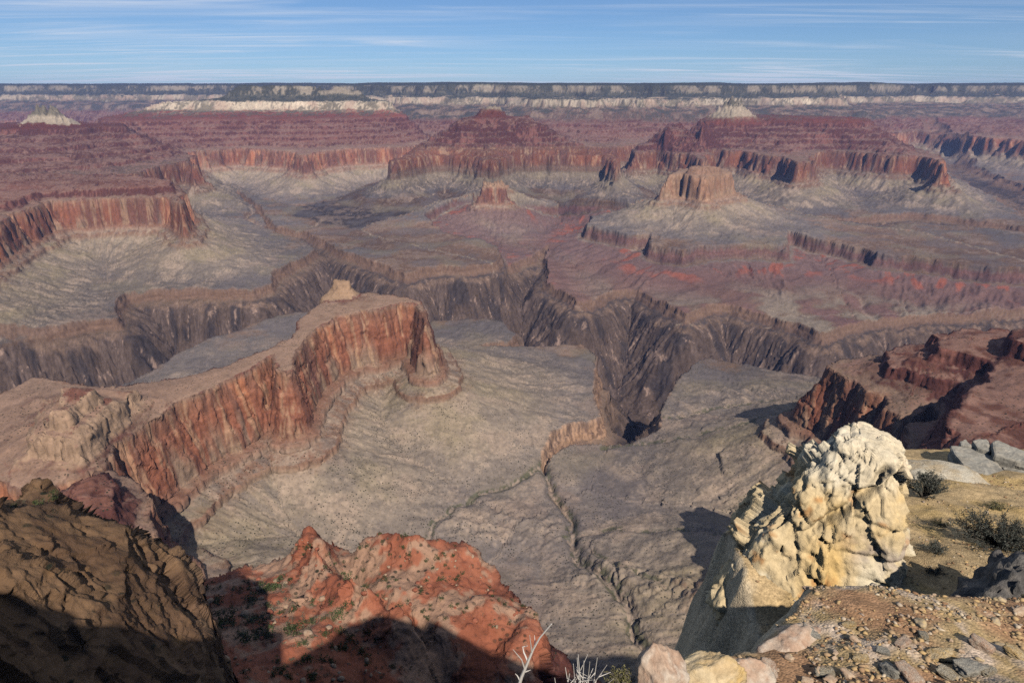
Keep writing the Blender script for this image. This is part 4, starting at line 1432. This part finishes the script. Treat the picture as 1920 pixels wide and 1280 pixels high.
# --- loose stones on the ledge
M_STONE = [rock_material('loose stone %d' % i, c_, 1.5, 0.0025) for i, c_ in enumerate(([lin(190, 164, 134), lin(168, 134, 106), lin(202, 184, 158)], [lin(176, 156, 128), lin(196, 170, 124), lin(160, 144, 124)]))]
STONES = [rock_mesh('loose_stone', 3, 70 + i, (1, 0.8, 0.55), M_STONE[i % 2], 8, 0.16, box=i % 2 == 0) for i in range(6)]
n_st = 0
for i in range(900):
    if n_st >= 70:
        break
    u, v = rng.uniform(1430, 1915), rng.uniform(1150, 1279)
    y = rng.uniform(3.7, 6.2)
    x = world_at(u, v, y)[0]
    if seg_dist(np.array([x], np.float32), np.array([y], np.float32), EDGE)[0] < 0.12:
        continue
    sz = 0.02 + 0.06 * rng.random() ** 2.5
    o = add_obj('loose_stone', STONES[rng.randrange(6)], 'loose stone among gravel on the mound at the bottom right', 'stone', 'loose stones on the gravel mound', loc=(x, y, lz(x, y) + sz * 0.25))
    o.scale = (sz, sz * rng.uniform(0.7, 1), sz * rng.uniform(0.7, 1))
    o.rotation_euler = (rng.uniform(-.4, .4), rng.uniform(-.4, .4), rng.uniform(0, 6.28))
    n_st += 1


def scatter_mesh(name, pts, sizes, sub, mat, label):
    """one mesh of many tiny stones"""
    v, f = ICO[sub]
    n = len(pts)
    out = np.empty((n, len(v), 3), np.float32)
    for i in range(n):
        a = nrs.rand() * 6.28
        ca, sa = math.cos(a), math.sin(a)
        q = v * (1 + 0.9 * (nrs.rand(len(v), 1) - 0.5)) * np.array([1, 0.45 + 0.5 * nrs.rand(), 0.25 + 0.35 * nrs.rand()])
        out[i] = np.stack([q[:, 0] * ca - q[:, 1] * sa, q[:, 0] * sa + q[:, 1] * ca, q[:, 2]], -1) * sizes[i] + pts[i]
    ff = (f[None] + (np.arange(n) * len(v))[:, None, None]).reshape(-1, 3)
    me = mesh_from(name, out.reshape(-1, 3), ff.astype(np.int32), mat, smooth=False)
    return add_obj(name, me, label, kind='stuff')


def gravel_material():
    m, nt, b = mat_new('gravel')
    geo = node(nt, 'ShaderNodeNewGeometry')
    r = node(nt, 'ShaderNodeValToRGB')
    cr = r.color_ramp
    cr.elements[0].color = (*lin(140, 104, 76), 1)
    cr.elements[1].color = (*lin(206, 186, 156), 1)
    for p_, c_ in ((0.3, (176, 146, 110)), (0.6, (190, 158, 108)), (0.8, (160, 140, 122))):
        e = cr.elements.new(p_)
        e.color = (*lin(*c_), 1)
    nt.links.new(geo.outputs['Random Per Island'], r.inputs[0])
    nt.links.new(r.outputs[0], b.inputs['Base Color'])
    return m


M_GRAVEL = gravel_material()
ptsA, szA = [], []
gxa = nrs.uniform(0.6, 12.0, 30000)
gya = np.where(nrs.rand(30000) < 0.72, nrs.uniform(3.2, 6.4, 30000), nrs.uniform(7.2, 13.5, 30000))
gza, gda = ledge_z(gxa, gya)
dens = fbm(gxa.astype(np.float32), gya.astype(np.float32), 0.9, 3, 77)
ok = (gda > 0.05) & (dens > -0.25 + 0.3 * nrs.rand(30000)) & (gxa / gya < 1.15) & (gxa / gya > 0.15)
idx_ = np.where(ok)[0][:11000]
szs = np.where(gya[idx_] < 7.2, 0.006 + 0.026 * nrs.rand(len(idx_)) ** 3, 0.007 + 0.026 * nrs.rand(len(idx_)) ** 3)
scatter_mesh('gravel', np.stack([gxa[idx_], gya[idx_], gza[idx_] + szs * 0.2], -1), szs, 1, M_GRAVEL, 'tan gravel strewn over the ledge')


# --- shrubs
def leaf_material(name, c1_, c2_):
    m, nt, b = mat_new(name)
    geo = node(nt, 'ShaderNodeNewGeometry')
    c = n_mix(nt, geo.outputs['Random Per Island'], c1_, c2_)
    oi = node(nt, 'ShaderNodeObjectInfo')
    k = n_range(nt, oi.outputs['Random'], 0, 1, 0.75, 1.2, False)
    cm = node(nt, 'ShaderNodeCombineXYZ')
    for i in range(3):
        nt.links.new(k, cm.inputs[i])
    c = n_mix(nt, 1.0, c, cm.outputs[0], 'MULTIPLY')
    nt.links.new(c, b.inputs['Base Color'])
    b.inputs['Roughness'].default_value = 0.8
    return m


M_BRUSH = leaf_material('grey brush leaves', lin(66, 68, 60), lin(100, 102, 92))
M_DRY = leaf_material('dry olive leaves', lin(86, 84, 48), lin(126, 118, 80))
M_TWIG = leaf_material('grey twig bark', lin(92, 84, 76), lin(120, 112, 100))
M_BONE = leaf_material('bleached dead wood', lin(176, 166, 152), lin(206, 198, 186))
M_JUN = leaf_material('juniper foliage', lin(52, 62, 36), lin(86, 92, 56))
M_SCRUB = leaf_material('grey scrub foliage', lin(88, 84, 66), lin(124, 116, 94))
M_TRUNK = leaf_material('juniper bark', lin(90, 72, 58), lin(110, 90, 72))


class MB:
    def __init__(self):
        self.v, self.f, self.n = [], [], 0

    def add(self, v, f):
        self.v.append(np.asarray(v, np.float32))
        self.f += [tuple(int(i) + self.n for i in q) for q in f]
        self.n += len(v)

    def tube(self, pts, r0, r1, sides=5):
        pts = [np.array(p, float) for p in pts]
        n = len(pts)
        vv = []
        for i, p in enumerate(pts):
            d = pts[min(i + 1, n - 1)] - pts[max(i - 1, 0)]
            d /= np.linalg.norm(d) + 1e-9
            a = np.cross(d, [0.3, 0.2, 0.93])
            a /= np.linalg.norm(a) + 1e-9
            b_ = np.cross(d, a)
            r = r0 + (r1 - r0) * i / (n - 1)
            for s_ in range(sides):
                t_ = 6.2832 * s_ / sides
                vv.append(p + r * (math.cos(t_) * a + math.sin(t_) * b_))
        ff = [(i * sides + s_, i * sides + (s_ + 1) % sides, (i + 1) * sides + (s_ + 1) % sides, (i + 1) * sides + s_) for i in range(n - 1) for s_ in range(sides)]
        ff.append(tuple(range((n - 1) * sides, n * sides)))
        self.add(vv, ff)

    def leaf(self, p, d, ln, w):
        p, d = np.array(p, float), np.array(d, float)
        d /= np.linalg.norm(d) + 1e-9
        a = np.cross(d, nrs.normal(size=3))
        a /= np.linalg.norm(a) + 1e-9
        self.add([p, p + d * ln * 0.5 + a * w, p + d * ln, p + d * ln * 0.5 - a * w], [(0, 1, 2, 3)])

    def mesh(self, name, mat):
        me = bpy.data.meshes.new(name)
        me.from_pydata(np.concatenate(self.v).tolist(), [], self.f)
        me.materials.append(mat)
        me.update()
        return me


def shrub(name, loc, w, h, n_stem, n_leaf, seed, label, leaf_mat, leaf_len=0.022, lean=(0, 0)):
    """thing > stems, foliage"""
    nrs.seed(seed)
    st, lf = MB(), MB()
    for i in range(n_stem):
        a, sp_ = nrs.rand() * 6.283, nrs.rand() ** 0.6
        tip = np.array([math.cos(a) * sp_ * w, math.sin(a) * sp_ * w, h * (0.45 + 0.55 * nrs.rand()) * (1.08 - 0.5 * sp_)]) + np.array([lean[0], lean[1], 0])
        mid = tip * 0.5 + np.array([0, 0, 0.05 * h]) + nrs.normal(size=3) * 0.05 * w
        pts = [np.array([nrs.normal() * 0.05 * w, nrs.normal() * 0.05 * w, -0.03]), mid * 0.55, mid, (mid + tip) / 2 + nrs.normal(size=3) * 0.03 * w, tip]
        st.tube(pts, 0.009 * (h / 0.5), 0.002, 4)
        tw = []
        for k_ in range(5):
            b0 = pts[2] + (pts[4] - pts[2]) * nrs.rand()
            b1 = b0 + nrs.normal(size=3) * 0.12 * w + np.array([0, 0, 0.07 * h])
            st.tube([b0, (b0 + b1) / 2 + nrs.normal(size=3) * 0.01, b1], 0.003, 0.0012, 3)
            tw.append((b0, b1))
        for k_ in range(n_leaf // n_stem):
            b0, b1 = tw[nrs.randint(5)] if nrs.rand() < 0.7 else (pts[2], pts[4])
            p = b0 + (b1 - b0) * nrs.rand() + nrs.normal(size=3) * 0.012
            lf.leaf(p, (b1 - b0) + nrs.normal(size=3) * 0.12, leaf_len * (0.6 + 0.8 * nrs.rand()), leaf_len * 0.22)
    e = add_obj(name, None, label, 'shrub', loc=loc)
    add_obj('stems', st.mesh('stems', M_TWIG), parent=e)
    add_obj('foliage', lf.mesh('foliage', leaf_mat), parent=e)
    return e


def on_ledge(u, v, y):
    x = world_at(u, v, y)[0]
    return (x, y, lz(x, y))


shrub('shrub', on_ledge(1868, 1040, 9.0), 0.66, 0.6, 90, 8000, 3, 'large dark grey brush on the gravel at the right edge', M_BRUSH, 0.032, (-0.1, 0))
shrub('shrub', on_ledge(1738, 905, 11.3), 0.36, 0.6, 60, 6000, 4, 'dark grey bush right beside the top of the pinnacle', M_BRUSH, 0.028)
shrub('shrub', on_ledge(1747, 1062, 8.6), 0.19, 0.18, 30, 2000, 5, 'small dark brush on the gravel right of the pinnacle', M_BRUSH, 0.02)
shrub('shrub', on_ledge(1760, 1002, 9.9), 0.18, 0.07, 26, 900, 6, 'flat olive cushion plant on the gravel', M_DRY, 0.02)
shrub('shrub', on_ledge(1858, 972, 10.8), 0.2, 0.12, 20, 800, 7, 'olive tuft behind the large dark brush', M_DRY, 0.025)
shrub('shrub', on_ledge(1745, 1110, 7.9), 0.14, 0.10, 18, 600, 8, 'tiny grey tuft at the edge of the pinnacle shadow', M_BRUSH, 0.02)
shrub('dry_bush', (0.72, 3.55, lz(0.72, 3.55)), 0.13, 0.20, 30, 1500, 9, 'olive green dry bush at the bottom edge beside pale boulder', M_DRY, 0.016)


def dead_branches(loc, specs, label):
    mb = MB()
    for pts, r0 in specs:
        mb.tube([np.array(p) for p in pts], r0, r0 * 0.3, 6)
    e = add_obj('dead_branch', mb.mesh('dead_branch', M_BONE), label, 'branch', loc=loc)
    return e


def br(u, v, y, base):
    q = world_at(u, v, y)
    return (q[0] - base[0], q[1] - base[1], q[2] - base[2])


B = world_at(968, 1300, 3.3)
dead_branches(B, [
    ([br(968, 1300, 3.3, B), br(978, 1268, 3.28, B), br(990, 1240, 3.26, B), br(999, 1218, 3.25, B), br(1012, 1195, 3.23, B), br(1034, 1169, 3.2, B)], 0.0115),
    ([br(984, 1254, 3.27, B), br(978, 1236, 3.24, B), br(962, 1217, 3.2, B)], 0.006),
    ([br(990, 1240, 3.26, B), br(982, 1222, 3.3, B), br(980, 1212, 3.32, B), br(989, 1210, 3.34, B)], 0.006),
    ([br(997, 1222, 3.25, B), br(995, 1205, 3.22, B), br(993, 1190, 3.2, B)], 0.005),
    ([br(1003, 1212, 3.25, B), br(1003, 1200, 3.28, B), br(1002, 1190, 3.3, B)], 0.004),
    ([br(975, 1275, 3.28, B), br(970, 1266, 3.3, B), br(966, 1262, 3.3, B)], 0.005),
    ([br(981, 1260, 3.28, B), br(990, 1257, 3.3, B), br(995, 1255, 3.3, B)], 0.005)], 'bleached dead branch reaching up over the abyss at the bottom edge')
B = (0.42, 3.42, lz(0.42, 3.42))
sp = []
nrs.seed(4)
for u, v in [(1082, 1232), (1084, 1226), (1102, 1226), (1106, 1240), (1120, 1232), (1068, 1262), (1128, 1262), (1095, 1238), (1040, 1270), (1150, 1272), (1112, 1252), (1060, 1250), (1138, 1246), (1075, 1244)]:
    t_ = np.array(br(u, v, 3.4 + 0.1 * nrs.normal(), B))
    b_ = np.array([0.05 * nrs.normal(), 0.04 * nrs.normal(), -0.08])
    sp.append(([b_, b_ + (t_ - b_) * 0.5 + nrs.normal(size=3) * 0.015, t_], 0.0055))
    for _ in range(3):
        m_ = b_ + (t_ - b_) * (0.3 + 0.5 * nrs.rand())
        sp.append(([m_, m_ + nrs.normal(size=3) * 0.05 + np.array([0, 0, 0.02])], 0.003))
dead_branches(B, sp, 'tangle of bleached dead twigs beside the dry bush at the bottom edge')


# --- trees and boulders on the red spur
def ground_at(x, y):
    th_, l_ = math.atan2(x, y), math.log(math.hypot(x, y))
    fi = (th_ + TH) / (2 * TH) * (NC - 1)
    i = min(max(int(fi), 0), NC - 2)
    z0 = np.interp(l_, LR[i], Z[i])
    z1 = np.interp(l_, LR[i + 1], Z[i + 1])
    return float(z0 + (z1 - z0) * (fi - i))


def bush_mesh(name, seed, mat, n, flat=0.8):
    """leafy clumps round a few limbs: ragged outline, gaps"""
    nrs.seed(seed)
    mb = MB()
    cl_ = [nrs.normal(size=3) * np.array([0.33, 0.33, 0.22]) + np.array([0, 0, 0.5 * flat]) for _ in range(9)]
    for i in range(n):
        c_ = cl_[nrs.randint(9)]
        p = c_ + nrs.normal(size=3) * 0.14
        p[2] = max(p[2], 0.02)
        mb.leaf(p, nrs.normal(size=3) + np.array([0, 0, 0.4]), 0.17 + 0.1 * nrs.rand(), 0.06)
    return mb.mesh(name, mat)


def trunk_mesh(seed):
    nrs.seed(seed)
    mb = MB()
    for i in range(4):
        t_ = nrs.normal(size=3) * np.array([0.3, 0.3, 0.1]) + np.array([0, 0, 0.5])
        mb.tube([(0, 0, -0.2), t_ * 0.5 + nrs.normal(size=3) * 0.04, t_], 0.06, 0.02, 5)
    return mb.mesh('trunk', M_TRUNK)


JUN = [bush_mesh('crown', 100 + i, M_JUN, 150) for i in range(5)]
TRK = [trunk_mesh(120 + i) for i in range(3)]
SCR = [bush_mesh('scrub_bush', 140 + i, M_SCRUB, 70, 0.5) for i in range(4)]


def inside_poly(u, v, poly):
    ins = False
    for i in range(len(poly)):
        (x0, y0), (x1, y1) = poly[i], poly[i - 1]
        if (y0 > v) != (y1 > v) and u < (x1 - x0) * (v - y0) / (y1 - y0) + x0:
            ins = not ins
    return ins


BAND = [(300, 1215), (400, 1120), (480, 1075), (560, 1085), (640, 1130), (740, 1200), (700, 1235), (560, 1215), (420, 1195)]
LOWER = [(280, 1260), (330, 1230), (520, 1235), (700, 1240), (820, 1270), (600, 1279), (300, 1279)]
UPPER = [(480, 1020), (570, 1000), (640, 1060), (700, 990), (850, 1000), (900, 1040), (1010, 1120), (1000, 1190), (880, 1170), (780, 1160), (690, 1130), (620, 1080), (560, 1060)]
FLANK = [(300, 1180), (340, 1110), (460, 1030), (480, 1060), (400, 1130)]


def spot(poly, t0=330, t1=760):
    us, vs2 = [p[0] for p in poly], [p[1] for p in poly]
    while True:
        u, v = rng.uniform(min(us), max(us)), rng.uniform(min(vs2), max(vs2))
        if inside_poly(u, v, poly):
            break
    # walk the bearing out to the ground
    xd, a = (u - 960) / FOC, (640 - v) / FOC
    yd, zd = CP + a * SP, -SP + a * CP
    t_ = np.linspace(t0, t1, 260)
    for q in t_:
        if ground_at(q * xd, q * yd) > q * zd:
            return q * xd, q * yd
    return None


def plant(kind, poly, n, smin, smax, label, group, t0=330, t1=760):
    for _ in range(n):
        p = spot(poly, t0, t1)
        if p is None:
            continue
        z = ground_at(*p)
        s_ = smin + (smax - smin) * rng.random() ** 2
        rz = rng.uniform(0, 6.28)
        if kind == 'juniper':
            e = add_obj('juniper', None, label, 'tree', group, loc=(p[0], p[1], z))
            e.scale = (s_, s_, s_ * rng.uniform(0.75, 1.05))
            e.rotation_euler = (0, 0, rz)
            add_obj('trunk', TRK[rng.randrange(3)], parent=e)
            add_obj('crown', JUN[rng.randrange(5)], parent=e)
        elif kind == 'scrub':
            o = add_obj('scrub_bush', SCR[rng.randrange(4)], label, 'shrub', group, loc=(p[0], p[1], z))
            o.scale = (s_, s_, s_ * 0.8)
            o.rotation_euler = (0, 0, rz)
        else:
            o = add_obj('fallen_rock', kind[rng.randrange(len(kind))], label, 'rock', group, loc=(p[0], p[1], z + s_ * 0.1))
            o.scale = (s_, s_ * rng.uniform(0.6, 1), s_ * rng.uniform(0.5, 0.8))
            o.rotation_euler = (rng.uniform(-.3, .3), rng.uniform(-.3, .3), rz)


plant('juniper', BAND, 90, 3.2, 7.0, 'dark green juniper in the scrub band across the red spur', 'junipers of the scrub band')
plant('juniper', LOWER, 24, 3.0, 6.5, 'dark green juniper on the pale rubble at the bottom of the red spur', 'junipers on the lower rubble')
plant('juniper', UPPER, 80, 2.0, 4.6, 'small juniper dotting the bare upper slope of the red spur', 'junipers on the upper red slope')
plant('juniper', FLANK, 12, 3.0, 6.0, 'juniper at the shadow edge on the left flank of the red spur', 'junipers on the left flank')
plant('scrub', BAND, 170, 2.0, 4.6, 'grey low bush in the scrub band across the red spur', 'grey bushes of the scrub band')
plant('scrub', LOWER, 70, 1.8, 4.0, 'grey low bush on the pale rubble at the bottom of the red spur', 'grey bushes on the lower rubble')
plant('scrub', UPPER, 60, 1.4, 3.0, 'grey low bush on the bare upper slope of the red spur', 'grey bushes on the upper red slope')
HEAD = [(3, 890), (60, 868), (120, 895), (150, 930), (90, 950), (10, 950)]
plant('juniper', HEAD, 9, 1.6, 3.0, 'dark green juniper on top of the brown headland at the left edge', 'junipers on the headland', 120, 420)
plant('scrub', HEAD, 16, 0.8, 1.8, 'grey low bush on top of the brown headland at the left edge', 'grey bushes on the headland', 120, 420)
PALE = [rock_mesh('fallen_rock', 2, 170 + i, (1, 1, 1), M_SPURROCK, 12, 0.1) for i in range(4)]
REDR = [rock_mesh('fallen_rock', 2, 180 + i, (1, 1, 1), M_REDROCK, 12, 0.1) for i in range(4)]
plant(PALE, BAND, 40, 0.8, 3.4, 'pale fallen rock in the scrub band of the red spur', 'pale rocks of the scrub band')
plant(PALE, LOWER, 46, 0.6, 2.4, 'pale fallen rock in the rubble at the bottom of the red spur', 'pale rocks in the lower rubble')
plant(PALE, UPPER, 60, 0.5, 1.9, 'pale rock on the bare upper slope of the red spur', 'pale rocks on the upper red slope')
plant(REDR, UPPER, 50, 0.7, 3.0, 'red fallen rock on the upper slope of the red spur', 'red rocks on the upper red slope')
plant(REDR, BAND, 30, 0.8, 2.6, 'red fallen rock in the scrub band of the red spur', 'red rocks of the scrub band')
print('done', time.time() - T0)
